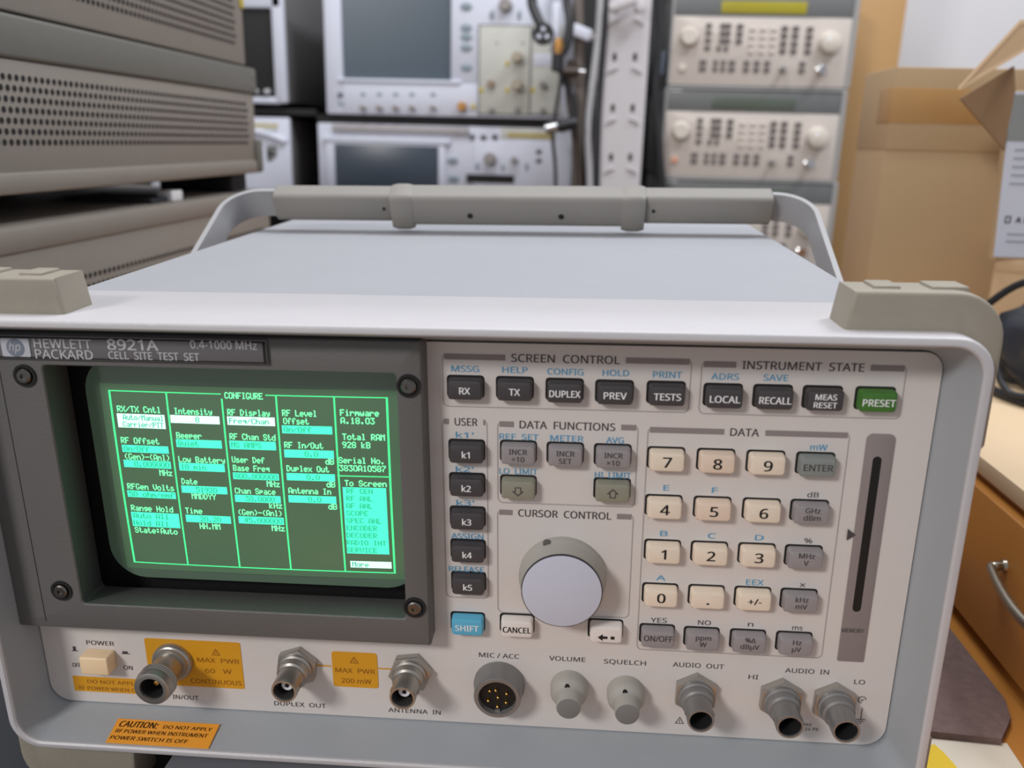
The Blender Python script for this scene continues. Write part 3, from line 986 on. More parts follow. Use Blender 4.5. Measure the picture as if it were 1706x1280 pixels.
def grip_seg(mb, x0, x1, top, bot, d0, d1, r=3.0):
    prof = [(a, b) for a, b in rrect(-d0, d1, -bot, top, r, 4)]
    rings = []
    for x, i in ((x0, .8), (x0 + .8, 0), (x1 - .8, 0), (x1, .8)):
        k = lambda v: v * (1 - i / 10)
        rings.append([HP(x, k(a), k(b)) for a, b in prof])
    mb.loft(rings, True, True)


mb = MB()
xcs = (U(671, 350, 'y', 226).x, U(1055, 350, 'y', 226).x)
ka, kb_ = xcs[0] - hc.x, xcs[1] - hc.x
grip_seg(mb, -141, ka, 9.4, 8.6, 6.5, 7)
grip_seg(mb, kb_, 147, 9.4, 8.6, 6.5, 7)
grip_seg(mb, ka, kb_, 10.2, 9.6, 8.5, 7)
mb.build('handle_grip', M_GRIP, handle, 40)
for xc in (ka, kb_):
    c_ = MB()
    prof0 = rrect(-9.3, 7.2, -12.5, 10.9, 3, 4)
    rings = []
    for x, k in ((-6.5, .93), (-3.2, 1.0), (3.2, 1.0), (6.5, .93)):
        rings.append([HP(xc + x, a * k, b * (k if b > -9 else k)) for a, b in prof0])
    c_.loft(rings, True, True)
    c_.build('grip_collar', M_GRIP, handle, 40)
for px, py, r in ((784, 359, 1.7), (935, 362, 1.7), (641, 348, 1.1), (1088, 355, 1.1)):
    x = U(px, py, 'y', 226).x - hc.x
    q = HP(x, -8.55 if r > 1.5 else -6.55, -2.0 if r > 1.5 else 1.0)
    t = bmesh.new()
    bmesh.ops.create_cone(t, cap_ends=True, segments=16, radius1=r, radius2=r, depth=0.4)
    m4 = Matrix.Translation(q) @ Matrix.Rotation(math.radians(90) + th, 4, 'X')
    o_ = MB()
    o_.merge(t, m4)
    o_.build('screw_hole', M_BLACK, handle)

# bottom bumpers reach down to the table; see bumper()
# ------------------------------------------------------------------ materials of the surroundings
M_WALL = mat('wall_paint', (206, 204, 206), .8, var=.03, nscale=8)
M_FLOOR = mat('floor_vinyl', (110, 104, 98), .6, var=.1, nscale=6)
M_DKCASE = mat('brown_grey_case', (138, 130, 121), .5, var=.05, bump=.2)
M_DKRAIL = mat('grey_rail', (108, 106, 99), .45, var=.05)
M_TEST = mat('tester_white', (206, 209, 222), .5, var=.03)
M_TESTG = mat('tester_side_grey', (108, 106, 106), .6, var=.04)
M_SCRN = mat('dark_display', (56, 66, 78), .35, var=.05, spec=.6)
M_OVAL = mat('oval_key_grey_blue', (136, 150, 158), .5)
M_SUB = mat('sub_panel', (196, 196, 188), .5, var=.03)
M_LINEG = mat('grey_line', (110, 110, 110), .6)
M_RACK = mat('rack_dark', (20, 18, 18), .7)
M_POST = mat('rack_post_white', (196, 192, 194), .35, var=.05)
M_CARD = mat('cardboard', (176, 150, 116), .85, var=.06, nscale=14, bump=.3)
M_CARDD = mat('flap_shade_and_leg_brown', (136, 108, 80), .9, var=.08, nscale=20)  # brown of the bench legs; also holds the shade of a carton flap
M_TAPE = mat('brown_tape', (176, 136, 86), .35, var=.05)
M_LIGHTCARD = mat('light_cardboard', (196, 164, 128), .85, var=.05, nscale=14)
M_WOOD = mat('orange_wood', (182, 122, 56), .4, var=.12, nscale=5)
M_PLY = mat('plywood', (170, 132, 84), .5, var=.08, nscale=5)
M_BOARD = mat('pale_board', (206, 180, 146), .7, var=.08, nscale=12)
M_FOAM = mat('foam_brown', (112, 92, 88), .95, var=.3, nscale=260, bump=1.0, bscale=600)
M_FOAME = mat('foam_edge', (160, 132, 118), .95, var=.1)
M_CABLE = mat('cable_black', (26, 27, 31), .45, var=.1)
M_CABLEG = mat('cable_grey', (168, 168, 170), .45)
M_CABLEB = mat('cable_brown', (58, 46, 38), .5)
M_PAPER = mat('paper_white', (214, 204, 186), .7, var=.04, nscale=20)
M_YPRINT = mat('yellow_print', (226, 190, 24), .5, var=.04)
M_GENC = mat('generator_case', (150, 149, 148), .5, var=.03)
M_GENP = mat('generator_panel', (198, 188, 180), .55, var=.03)
M_GENB = mat('generator_band', (104, 106, 106), .45, var=.03)
M_GENK = mat('generator_key_dark', (98, 92, 90), .5)
M_GENL = mat('generator_key_light', (204, 196, 184), .5)
M_BRASS = mat('brass_gold', (196, 146, 84), .35, metal=.8)
M_CHROME = mat('chrome', (214, 214, 216), .15, metal=1)
M_SHADEBLUE = mat('mat_blue_grey', (44, 46, 51), .8, var=.1)
M_PINK = mat('pink_button', (206, 150, 124), .5)
M_LCDY = mat('lcd_yellow_green', (150, 140, 40), .3, var=.03, emit=.12)
M_LCDG = mat('lcd_grey_green', (86, 94, 84), .25, var=.03)


def st(o, kind='structure'):
    o['kind'] = kind
    return o


# ------------------------------------------------------------------ room shell and table
TZ = -33.0
st(MB().box(-2500, 2500, 1650, 1700, -780, 2100).build('wall_back', M_WALL))
st(MB().box(-2500, 2500, -2200, 1700, -820, -780).build('floor', M_FLOOR))

tb = empty('workbench', (0, 250, -780), label='orange wooden workbench carrying the big test set', cat='table')
MB().box(-620, 640, -420, 480, 780 + TZ - 25, 780 + TZ, 1.5).build('table_top', M_WOOD, tb)
for x in (-590, 610):
    for y in (-390, 450):
        MB().box(x - 25, x + 25, y - 25, y + 25, 0, 780 + TZ - 25).build('leg', M_CARDD, tb)

o = MB().box(-112, 112, -44, 330, TZ, -18.5, 1.5).build('flat_case', mat('flat_case_grey', (112, 113, 118), .5, var=.04))
tag(o, 'flat grey case lying under the big test set', 'case')
o = MB().prism([(-340, -160), (-114, -160), (-114, 120), (-340, 120)], TZ, TZ + .4, 'xyz').build('bench_mat', M_SHADEBLUE)  # dark sheet added over the wood, also in the gap beside the bumper
tag(o, 'dark blue-grey mat at the lower left corner of the test set', 'mat')

# foam slab and printed sheet to the right
f_ = MB().prism([(246.5, 230), (248, 84), (244, 70), (233, 55), (176, 58), (176, 230)], TZ + .2, TZ + 4.5, 'xyz', 1.0, 2)
fo = f_.build('foam_slab', M_FOAM)
tag(fo, 'brown-grey foam slab on the bench beside the drawer unit', 'foam')
q = [W(*p, 'z', TZ + 1) for p in ((1530, 1216), (1672, 1231), (1698, 1270), (1720, 1330), (1500, 1330))]
pp = MB().prism([(v.x, v.y - 3) for v in q], TZ + .1, TZ + 1.0, 'xyz').build('printed_sheet', M_PAPER, smooth=0)
tag(pp, 'white and yellow printed sheet in front of the foam slab', 'paper')
q = [W(*p, 'z', TZ + 1.2) for p in ((1552, 1232), (1568, 1246), (1584, 1264), (1604, 1290), (1640, 1330), (1502, 1330), (1530, 1240))]
MB().prism([(v.x, v.y - 3) for v in q], TZ + .6, TZ + 1.15, 'xyz').build('yellow_print', M_YPRINT, pp, smooth=0)

# drawer unit with pale board on top
du = empty('drawer_unit', (264, 60, TZ), label='orange wooden drawer unit with a curved metal handle', cat='drawers')
MB().box(0, 330, -60, 560, 0, 84, 1).build('body', M_WOOD, du)
dr = MB().box(-9, 0, -50, 205, 8.5, 80, 1.2).build('drawer', M_WOOD, du)
MB().box(-9, 0, 208, 550, 8.5, 80, 1.2).build('drawer', M_WOOD, du)
hd = MB()
ya, yb, zh = 60, -32, 55
hd.tube([(-8, ya, zh), (-13, ya - .5, zh), (-17, ya - 5, zh - 1), (-23, (ya + yb) / 2, zh - 2), (-17, yb + 5, zh - 1), (-13, yb + .5, zh), (-8, yb, zh)], 2.4, 12)
for y in (ya, yb):
    hd.lathe((-8.8, y, zh), [(0.2, 3.6), (-1.8, 3)], 16, axis='x')
hd.build('drawer_handle', mat('handle_metal', (170, 164, 150), .3, metal=1), dr)
bd = MB().prism([(259, 100), (700, 60), (700, 520), (259, 520)], TZ + 84.2, TZ + 93.5, 'xyz', .8).build('pale_board', M_BOARD)
tag(bd, 'pale beige board lying on top of the drawer unit', 'board')

# bundle of black cables on the board
BZ = TZ + 93.5


def loops(name, label, cx, cy, rx, ry, z0, n, r, seed, group=None, m=M_CABLE):
    rnd = random.Random(seed)
    mb = MB()
    pts = []
    for k in range(n * 10):
        a = 2 * math.pi * k / 10
        pts.append((cx + rx * (1 + .12 * rnd.random()) * math.cos(a), cy + ry * (1 + .12 * rnd.random()) * math.sin(a), z0 + r + (k / 10) * r * 1.9 + rnd.random() * 1.5))
    mb.tube(pts, r, 8, 4)
    o = mb.build(name, m)
    tag(o, label, 'cable', group)
    return o


bag = MB()
t = bmesh.new()
bmesh.ops.create_icosphere(t, subdivisions=4, radius=1)
rnd = random.Random(3)
for v in t.verts:
    c_ = v.co.copy()
    k = 1 + .07 * math.sin(7 * c_.x + 3 * c_.z) + .06 * math.sin(9 * c_.y - 5 * c_.z + 4 * c_.x) + .03 * math.sin(23 * c_.x + 17 * c_.y)
    v.co = Vector((c_.x * 46 * k, c_.y * 50 * k, max(c_.z, -.62) * 40 * k + 25))
bag.merge(t, Matrix.Translation((382, 330, BZ)))
o = bag.build('cable_bag', mat('bag_black', (44, 46, 54), .4, var=.15, bump=.3, bscale=120), smooth=60)
tag(o, 'crumpled black plastic bag on the pale board', 'bag')
o = MB().tube([(325, 352, BZ + 44), (345, 330, BZ + 72), (365, 300, BZ + 74), (400, 268, BZ + 66), (430, 256, BZ + 36)], 2.6).build('power_cable', M_CABLE)
tag(o, 'thick black cable arching over the top of the black bag', 'cable')
o = MB().tube([(326, 350, BZ + 3.2), (321, 305, BZ + 3.2), (330, 268, BZ + 3.2), (352, 240, BZ + 3.2), (385, 225, BZ + 3.2), (430, 225, BZ + 3.2)], 3.0).build('power_cable', M_CABLE)
tag(o, 'black cable lying across the pale board in front of the bag', 'cable')
o = MB().tube([(326, 330, BZ + 50), (318, 300, BZ + 30), (322, 280, BZ + 8), (336, 262, BZ + 9), (372, 252, BZ + 9.5), (430, 262, BZ + 9)], 2.2).build('power_cable', M_CABLE)
tag(o, 'thin black cable hanging down the left side of the bag', 'cable')

# cartons
by = 480
a, b = W(1495, 113, 'y', by), W(1600, 480, 'y', by)
bx = a.x + 0
tall = empty('tall_carton', (bx, by, TZ + 84), label='tall closed brown cardboard box with a strip of brown tape', cat='box')
H_ = a.z - (TZ + 84)
MB().box(0, 150, 0, 78, 0, H_, 1.2).build('carton_body', M_CARD, tall)
cre = W(1485, 250, 'y', by).z - (TZ + 84)
MB().box(-.6, 150.5, -1.6, 78.4, cre, H_ + .8, 1.0).build('carton_flap', M_CARD, tall)
t0, t1 = W(1500, 146, 'y', by), W(1500, 205, 'y', by)
MB().box(-1.1, 130, -2.1, 30, t1.z - TZ - 84, t0.z - TZ - 84, .4).build('tape_strip', M_TAPE, tall)

cy_ = 405
lo = empty('low_carton', (0, 0, 0), label='low plain tan box to the right of the bag, under the printed carton', cat='box')
e0, e1 = W(1661, 432, 'y', cy_ + 5), W(1640, 560, 'y', cy_ + 5)
lo.location = Vector((e0.x, cy_ + 5, BZ)) * S
lo.rotation_euler = (0, 0, math.radians(-24))
MB().box(0, 150, 0, 62, 0, e0.z - BZ, 1.2).build('carton_body', M_LIGHTCARD, lo)
MB().box(-.4, 150.4, -1, 30, e0.z - BZ - 9, e0.z - BZ + .5, .6).build('carton_flap', M_LIGHTCARD, lo)

c0, c1 = W(1689, 150, 'y', cy_), W(1657, 419, 'y', cy_)
pc = empty('printed_carton', (c1.x, cy_, e0.z + .5), label='open white printed carton with brown flaps at the right edge', cat='box')
z0 = e0.z + .5
MB().prism([(0, 0), (140, 0), (140, c0.z - z0), (c0.x - c1.x - 1, c0.z - z0)], 0, 9, bev=.8).build('carton_body', M_CARD, pc)
lab = MB().prism([(-.2, 2), (139, 2), (139, c0.z - z0 - 1), (c0.x - c1.x - 1.2, c0.z - z0 - 1)], -.7, 0).build('white_print', mat('carton_white', (196, 200, 214), .6, var=.04), pc, smooth=0)
mb = MB()
for k, yy in enumerate((250, 264, 278, 292, 306, 320, 390, 402)):
    p = W(1690 - k * 2.2, yy, 'y', cy_)
    L_ = 60 if yy < 380 else 44
    if yy == 320:
        continue
    mb.box(p.x - c1.x, p.x - c1.x + L_, -1.0, -.6, p.z - z0 - .8, p.z - z0 + .8)
mb.build('print_lines', mat('print_grey', (150, 156, 166), .6), lab, smooth=0)
mb = MB()
gp = W(1700, 195, 'y', cy_)
mb.box(gp.x - c1.x - 7, gp.x - c1.x + 90, -.95, -.6, W(1700, 236, 'y', cy_).z - z0, c0.z - z0 - 3)
mb.build('grey_print', mat('print_mid_grey', (132, 136, 136), .6), lab, smooth=0)
mb = MB()
ic = W(1678, 366, 'y', cy_)
s_ = 2.6
for x0, w_ in ((0, 4.2), (14.2, 4.6)):
    for q in ((0, w_, 0, .8), (0, w_, w_ + 1 - .8, w_ + 1), (0, .8, 0, w_ + 1), (w_ - .8, w_, 0, w_ + 1)):
        mb.box(ic.x - c1.x + x0 - 2 + q[0], ic.x - c1.x + x0 - 2 + q[1], -1.05, -.65, ic.z - z0 - 2.5 + q[2], ic.z - z0 - 2.5 + q[3])
mb.build('handling_symbols', M_BLACK, lab, smooth=0)
mb = MB()
put_text(mb, 'A', ic.x - c1.x + 6, ic.x - c1.x + 9.6, ic.z - z0, 4.2, -1.05, .05)
mb.build('symbol_letter', M_BLACK, lab, smooth=0)


def slab(name, pts, m, parent, t=Vector((0, 2.5, 0)), off=Vector((0, 0, 0))):
    P = [Vector(p) - off for p in pts]
    return MB().hexa(P + [p + t for p in P]).build(name, m, parent, smooth=0)


off = Vector((c1.x, cy_, z0))
slab('carton_flap', [W(1597, 151, 'y', 340), W(1700, 39, 'y', 400), W(1745, 39, 'y', 440), W(1706, 86, 'y', 405)], M_LIGHTCARD, pc, Vector((0, 1.2, 2.6)), off)
slab('carton_flap', [W(1600, 164, 'y', 402), W(1673, 249, 'y', 403), W(1692, 150, 'y', 404), W(1690, 110, 'y', 404)], M_CARDD, pc, Vector((0, 2.5, 0)), off)  # underside flap, its shade put into the darker cardboard colour

# ------------------------------------------------------------------ rack of instruments behind
RY = 1200
rack = empty('equipment_rack', (0, RY, -780), label='dark rack with a white slotted upright behind the test set', cat='rack')
Zr = lambda z: z + 780


def rk(name, x0, x1, y0, y1, z0, z1, m, bev=.8):
    return MB().box(x0, x1, y0 - RY, y1 - RY, Zr(z0), Zr(z1), bev).build(name, m, rack)


rk('shelf', -860, -418, 1204, 1600, 250, 261, M_RACK)
rk('shelf', -418, 50, 1204, 1600, 240.5, 252.5, M_RACK)
rk('shelf', -860, 50, 1204, 1600, 112, 124, M_RACK)
rk('shelf', 140, 455, 1204, 1600, 10, 22, M_RACK)
rk('dark_backdrop', -900, 480, 1600, 1610, -700, 900, M_RACK)  # added dark backdrop, blackens the gaps between the instruments
for x in (-880, 470):
    rk('upright', x - 10, x + 10, 1580, 1600, -780, 900, M_RACK)
rk('upright', -900, -866, 1204, 1240, -780, 900, M_RACK)
# slotted white post: folded sheet with paired slots
mb = MB()
px0, px1 = 54, 134
prof = [(px0, 1166), (px0, 1160), (px0 + 9, 1150), (px1 - 12, 1150), (px1, 1156), (px1, 1190), (px1 - 2, 1190), (px1 - 2, 1158), (px1 - 13, 1152), (px0 + 10, 1152), (px0 + 2, 1161), (px0 + 2, 1166)]
mb.prism([(x, y - RY) for x, y in prof], 0, 1680, 'xyz')
post = mb.build('upright', M_POST, rack, 20)
post['label'] = 'white slotted sheet-metal upright'
for px, py in ((1024, 95), (1058, 95), (1021, 180), (1054, 180), (1018, 262), (1050, 262), (1027, 14), (1062, 14)):
    c = W(px, py, 'y', 1150)
    MB().prism(rrect(c.x - 3.0, c.x + 3.0, c.z - 6, c.z + 6, 2.6, 4), 1149.4 - RY, 1151 - RY, mx=Matrix.Translation((0, 0, 780))).build('slot', M_BLACK, post)
    mb = MB()
    s_ = -1 if px in (1024, 1021, 1018, 1027) else 1
    c = W(px + s_ * 3, py + 22, 'y', 1150)
    mb.tube([(c.x - s_ * -8 - 0, 1149 - RY, Zr(c.z - 4)), (c.x, 1147.5 - RY, Zr(c.z + 1.5)), (c.x + s_ * -8, 1149 - RY, Zr(c.z + 3.5))], 1.6, 6, 4)
    mb.build('pressed_tab', M_POST, post)


class Face:
    """places features measured on a front plane, in a thing's own axes"""
    def __init__(s, root, loc, y):
        s.r, s.o, s.y = root, Vector(loc), y

    def p(s, px, py):
        v = W(px, py, 'y', s.y)
        return v - s.o

    def box(s, name, px0, py0, px1, py1, d0, d1, m, bev=.6, parent=None, r=None):
        a, b = s.p(px0, (py0 + py1) / 2), s.p(px1, (py0 + py1) / 2)
        t, u = s.p((px0 + px1) / 2, py0), s.p((px0 + px1) / 2, py1)
        mb = MB()
        if r:
            mb.prism(rrect(a.x, b.x, u.z, t.z, r, 5), d0, d1, bev=bev)
        else:
            mb.box(a.x, b.x, d0, d1, u.z, t.z, bev)
        return mb.build(name, m, parent or s.r)

    def oval(s, name, px, py, wx, wz, m, d=-2.5, parent=None):
        c = s.p(px, py)
        mb = MB()
        L = [[(c.x + wx * k * math.cos(a), y, c.z + wz * k * math.sin(a)) for a in [2 * math.pi * i / 20 for i in range(20)]] for k, y in ((1, .5), (1, d + .6), (.8, d))]
        mb.loft(L, True, True)
        return mb.build(name, m, parent or s.r)

    def knob(s, name, px, py, r, L, m, parent=None, prof=None):
        c = s.p(px, py)
        pr = prof or [(0.3, r * 1.1), (-L * .3, r), (-L * .9, r * .9), (-L, r * .75)]
        return MB().lathe((c.x, 0, c.z), pr, 24).build(name, m, parent or s.r)


# ---- the large white communications tester
yT = RY
loc = (-396.5, yT, 252.7)
t1 = empty('communications_tester', loc, label='white tester with a large dark display on the upper shelf', cat='test equipment')
F = Face(t1, loc, yT)
wT = W(966, 100, 'y', yT).x + 396.5
mb = MB().box(0, wT, 4, 330, 3, 205, 2)
mb.build('case', M_TESTG, t1)
a = F.p(571, 60)
b = F.p(752, 133)
# front moulding as a frame around the display
mb = MB()
out = rrect(0, wT, 2, 207, (6, 6, 4, 4), 5)
mb.prism([(-.5, 1.0), (wT, 1.0), (wT, 208), (-.5, 208)], 2, 6, bev=1)
mb.build('front_plate', M_TEST, t1)
mb = MB()
mb.box(-.5, a.x, -8, 3, 1, 208, 3)
mb.build('bezel_side', M_TEST, t1)
mb = MB().box(a.x - 1, wT, -8, 3, 1, b.z - 6, 3)
low = mb.build('lower_panel', M_TEST, t1)
MB().box(a.x - 8, b.x + 18, -11, 3, b.z - 7.5, b.z - 1.5, 2.4).build('display_lip', M_TEST, t1)
MB().box(b.x, wT, -7, 3, b.z - 7, 208, 2).build('key_panel', M_TEST, t1)
MB().box(a.x - 2, b.x + 2, -1.5, 3, b.z - 4, 208).build('display', mat('blue_grey_display', (68, 82, 94), .32), t1)
for py in (12, 47, 62, 80, 113):
    F.oval('soft_key', 778, py, 9.5, 6.2, M_OVAL, -9)
F.knob('rotary_knob', 843, 10, 11, 22, mat('knob_warm_grey', (150, 144, 142), .5))
for px in (820, 866):
    F.oval('arrow_key', px, 26, 3, 7.5, M_OVAL, -9)
for px in (607, 634, 661, 688, 723):
    F.oval('label_oval', px, 158, 5, 3.2, M_OVAL, -8.6, parent=low)
    F.knob('bnc_connector', px, 180, 4.2, 24, mat('stub_grey', (150, 140, 134), .4, metal=.4), parent=low)
F.knob('power_key', 569, 159, 5, 10, mat('power_dark', (90, 94, 104), .3), parent=low)
F.oval('power_label', 570, 173, 6, 3.2, M_OVAL, -8.6, parent=low)
F.knob('gold_connector', 771, 178, 8, 22, M_BRASS, parent=low)
sp = F.box('connector_panel', 798, 42, 885, 192, -10, -5, M_SUB, .6)
for q in ((798, 42, 885, 44), (798, 190, 936, 192), (798, 42, 800, 192), (883, 42, 885.5, 192)):
    F.box('panel_border', *q, -10.4, -9.5, M_LINEG, .1, parent=sp)
F.box('side_connector_panel', 886, 42, 936, 190, -10, -5, M_SUB, .6)
for px, py in ((863, 97), (863, 143)):
    F.knob('threaded_connector', px, py, 9, 34, mat('connector_champagne', (188, 176, 156), .3, metal=.7), parent=sp)
F.knob('small_connector', 819, 141, 7, 16, mat('connector_tan', (150, 132, 116), .4, metal=.5), parent=sp)
F.knob('black_connector', 905, 142, 6, 26, M_STEEL)
for px in (820, 863, 905):
    F.knob('small_connector', px, 184, 5, 16, M_STEEL, parent=sp)
for px, py in ((846, 107), (846, 151), (803, 151), (888, 151), (790, 178)):
    F.box('warning_mark', px - 3, py - 4, px + 3, py + 4, -10.6, -9.5, mat('mark_yellow', (196, 176, 60), .5), .1)
F.box('grey_sticker', 890, 90, 918, 112, -10.6, -9.5, M_TEST, .1)
for px in (829, 872):
    F.oval('screw', px, 73, 2, 2, M_STEEL, -10.6, parent=sp)
for x in (40, wT - 40):
    MB().box(x - 15, x + 15, 20, 50, -.1, 3.2).build('foot', M_BLACK, t1)

# ---- lower white tester
loc = (-415, yT, 124.2)
t2 = empty('protocol_tester', loc, label='white tester with a wide dark screen on the shelf just above the handle', cat='test equipment')
F = Face(t2, loc, yT)
wB = W(954, 250, 'y', yT).x + 415
MB().box(0, wB, 4, 330, 3, 111, 2).build('case', M_TESTG, t2)
hB = F.p(600, 206).z
MB().box(0, wB, -4, 6, .2, hB, 3).build('front_plate', M_TEST, t2)
F.box('top_ledge', 556, 209, 782, 222, -10, -2, mat('ledge_grey', (168, 164, 166), .5), 1.5)
fr = F.box('display_bezel', 546, 232, 744, 330, -10, -2, M_TEST, 3)
F.box('display', 562, 242, 732, 340, -11.5, -9, M_SCRN, .4)
F.box('bezel_lip', 540, 229, 752, 239, -12, -4, M_TEST, 2)
for px, py in ((755, 267), (757, 297)):
    F.oval('soft_key', px, py, 9, 5.5, M_OVAL, -7)
F.knob('rotary_knob', 817, 264, 10.5, 22, mat('knob_warm_grey', (150, 144, 142), .5))
F.knob('small_knob', 857, 266, 5.5, 20, mat('knob_warm_grey', (150, 144, 142), .5))
for px, py, a_, b_ in ((796, 277, 3, 7), (838, 279, 3, 6), (878, 278, 3.4, 7)):
    F.oval('arrow_key', px, py, a_, b_, M_OVAL, -7)
for px, py in ((898, 253), (898, 268), (787, 228), (806, 229), (825, 228)):
    F.oval('round_key', px, py, 5.5, 4.5, mat('key_slate', (96, 96, 106), .5), -7)
F.box('disk_slot', 778, 291, 857, 304, -7.2, -3, M_BLACK, .2)
F.box('yellow_stripe', 846, 222, 921, 230, -5, -3, mat('stripe_ochre', (176, 160, 96), .5), .2)
F.box('raised_fascia', 790, 236, 948, 330, -6, -3, M_TEST, 1.5)
F.box('upper_fascia', 835, 214, 926, 233, -4.6, -3, M_SUB, .4)

# ---- two instruments further left
loc = (-720, yT, 261.2)
t3 = empty('power_analyzer', loc, label='white-framed instrument with a black opening on the upper left shelf', cat='test equipment')
F = Face(t3, loc, yT)
wL = W(474, 80, 'y', yT).x + 720
MB().box(0, wL, 8, 380, 10, 220, 2).build('case', M_TESTG, t3)
MB().box(0, wL, 0, 9, 9, 221, 3).build('front_plate', M_TEST, t3)
F.box('black_opening', 340, 15, 456, 160, -3, 2, M_RACK, .5)
F.box('frame_side', 456, -60, 476, 172, -9, 4, M_TEST, 3)
F.box('frame_bottom', 330, 161, 470, 172, -9, 4, M_TEST, 3)
F.box('frame_top', 330, -40, 470, 14, -9, 4, M_TEST, 3)
for px in (428, 448):
    F.knob('small_knob', px, 153, 4.5, 14, M_POST)
for x in (30, wL - 30):
    MB().box(x - 14, x + 14, 20, 50, -.1, 10).build('foot', M_BLACK, t3)
loc = (-720, yT, 124.2)
t4 = empty('bench_receiver', loc, label='white instrument with a yellow stripe on the lower left shelf', cat='test equipment')
F = Face(t4, loc, yT)
wL = W(484, 250, 'y', yT).x + 720
MB().box(0, wL, 8, 380, 0, 120, 2).build('case', M_TESTG, t4)
MB().box(0, wL, 0, 9, 0, 122, 3).build('front_plate', M_TEST, t4)
F.box('yellow_stripe', 405, 206, 463, 211, -1.5, 1, mat('stripe_ochre', (176, 160, 96), .5), .1)
F.box('grey_stripe', 405, 211, 463, 217, -1.5, 1, M_SUB, .1)
mb = MB()
mb.tube([tuple(F.p(395, 215))[:1] + (-3, F.p(395, 215).z), (F.p(440, 222).x, -3, F.p(440, 222).z), (F.p(478, 240).x, -3, F.p(478, 236).z)], 5, 8)
mb.build('curved_lip', M_TEST, t4)
F.box('dark_emblem', 445, 243, 461, 262, -1, 1, M_LINEG, 2)
F.box('dark_emblem', 445, 250, 455, 268, -1, 1, M_LINEG, 2)

# ---- signal generators: one built, two copied
gx0 = 168.0
gen = empty('signal_generator', (gx0, yT, 166.5), cat='test equipment', group='signal generators stacked on the right')
gw, gh = 291, 143.5
kx, kz = gw / 765, gh / 395
GX = lambda zx: (zx - 185) * kx
GZ = lambda zy: (765 - zy) * kz
MB().box(0, gw, 4, 330, .3, gh, 3).build('case', M_GENC, gen)
mb = MB()
o_, i_ = rrect(0, gw, 0, gh, 5, 5), rrect(5, gw - 9, 3, gh - 4, 3, 5)
mb.loft([[(x, y, z) for x, z in L] for L, y in ((o_, 6), (o_, -3), (rrect(1, gw - 1, 1, gh - 1, 4.5, 5), -4), (rrect(4, gw - 8, 2, gh - 3, 3.5, 5), -4), (i_, -2), (i_, 5))])
mb.build('front_frame', M_GENC, gen)
band = MB().box(4, gw - 8, -2.2, 4, GZ(476), gh - 3, .3).build('display_band', M_GENB, gen)
MB().box(GX(388), GX(738), -3, -1, GZ(462), GZ(412), .5).build('lcd', M_LCDG, band)
MB().box(GX(205), GX(255), -2.5, -2, GZ(392), GZ(384), .1).build('name_badge', M_SILV, band)
MB().prism(rrect(4, gw - 9, 2.5, GZ(476), (4, 4, 1, 1), 4), -3.2, 4, bev=.3).build('control_panel', M_GENP, gen)
for zx, zy, r, L_ in ((262, 562, 14, 12), (842, 578, 16.5, 16)):
    c = (GX(zx), 0, GZ(zy))
    k_ = MB().lathe(c, [(-3, r * 1.08), (-5, r * 1.05), (-7, r * .96), (-L_ - 3, r * .9), (-L_ - 4, r * .8)], 32).build('rotary_knob', M_GENL, gen)
    if r > 15:
        MB().lathe((c[0] - 4, 0, c[2] + 5), [(-L_ - 3.6, 3.4), (-L_ - 4.4, 3.2)], 16).build('finger_dimple', M_WHITE, k_)
MB().lathe((GX(245), 0, GZ(690)), [(-3, 5.8), (-6, 5.4), (-6.6, 4.6)], 20).build('round_button', M_PINK, gen)


def gk(zx, zy, w_, h_, m):
    MB().box(GX(zx) - w_ / 2, GX(zx) + w_ / 2, -5.6, -3, GZ(zy) - h_ / 2, GZ(zy) + h_ / 2, .6, 1).build('key', m, gen)


for zy in (513, 543, 574, 605):
    gk(343, zy, 9, 6.5, M_GENK)
for zy in (513, 544, 575):
    gk(413, zy, 17, 6.8, M_GENK)
for zx in (391, 421):
    gk(zx, 606, 6.5, 6.8, M_GENK)
for zy in (515, 545, 575):
    gk(472, zy, 10, 7, M_GENK)
for zx in (525, 569, 612):
    for zy in (524, 555, 586, 616):
        gk(zx, zy, 9, 5, M_GENL)
for zx in (656, 701):
    for zy in (520, 550, 582, 612):
        gk(zx, zy, 10, 7, M_GENK)
for zy in (522, 553, 583, 613):
    gk(759, zy, 10, 7, M_GENK)
for zx, w_ in ((330, 11), (383, 7), (415, 7), (452, 10), (512, 9), (555, 9), (598, 9), (743, 9)):
    for zy in (664, 692):
        gk(zx, zy, w_, 6.5, M_GENK)
MB().lathe((GX(663), 0, GZ(690)), [(-3, 5), (-7, 4.8), (-8, 4), (-18, 3.6), (-18, 2.2)], 20).build('bnc_connector', M_STEEL, gen)
MB().lathe((GX(820), 0, GZ(690)), [(-3, 7.5), (-6, 7.2), (-7, 5), (-10, 5), (-11, 6.4), (-20, 6.2), (-20, 4)], 24).build('threaded_connector', M_CHROME, gen)
for zy in (478, 642):
    MB().box(GX(300), GX(780), -3.35, -3.1, GZ(zy + 2) - .2, GZ(zy + 2) + .4).build('panel_line', M_LINE, gen)


def copy_tree(o, parent=None):
    c = o.copy()
    COL.objects.link(c)
    if parent:
        c.parent = parent
    for ch in list(o.children):
        copy_tree(ch, c)
    return c


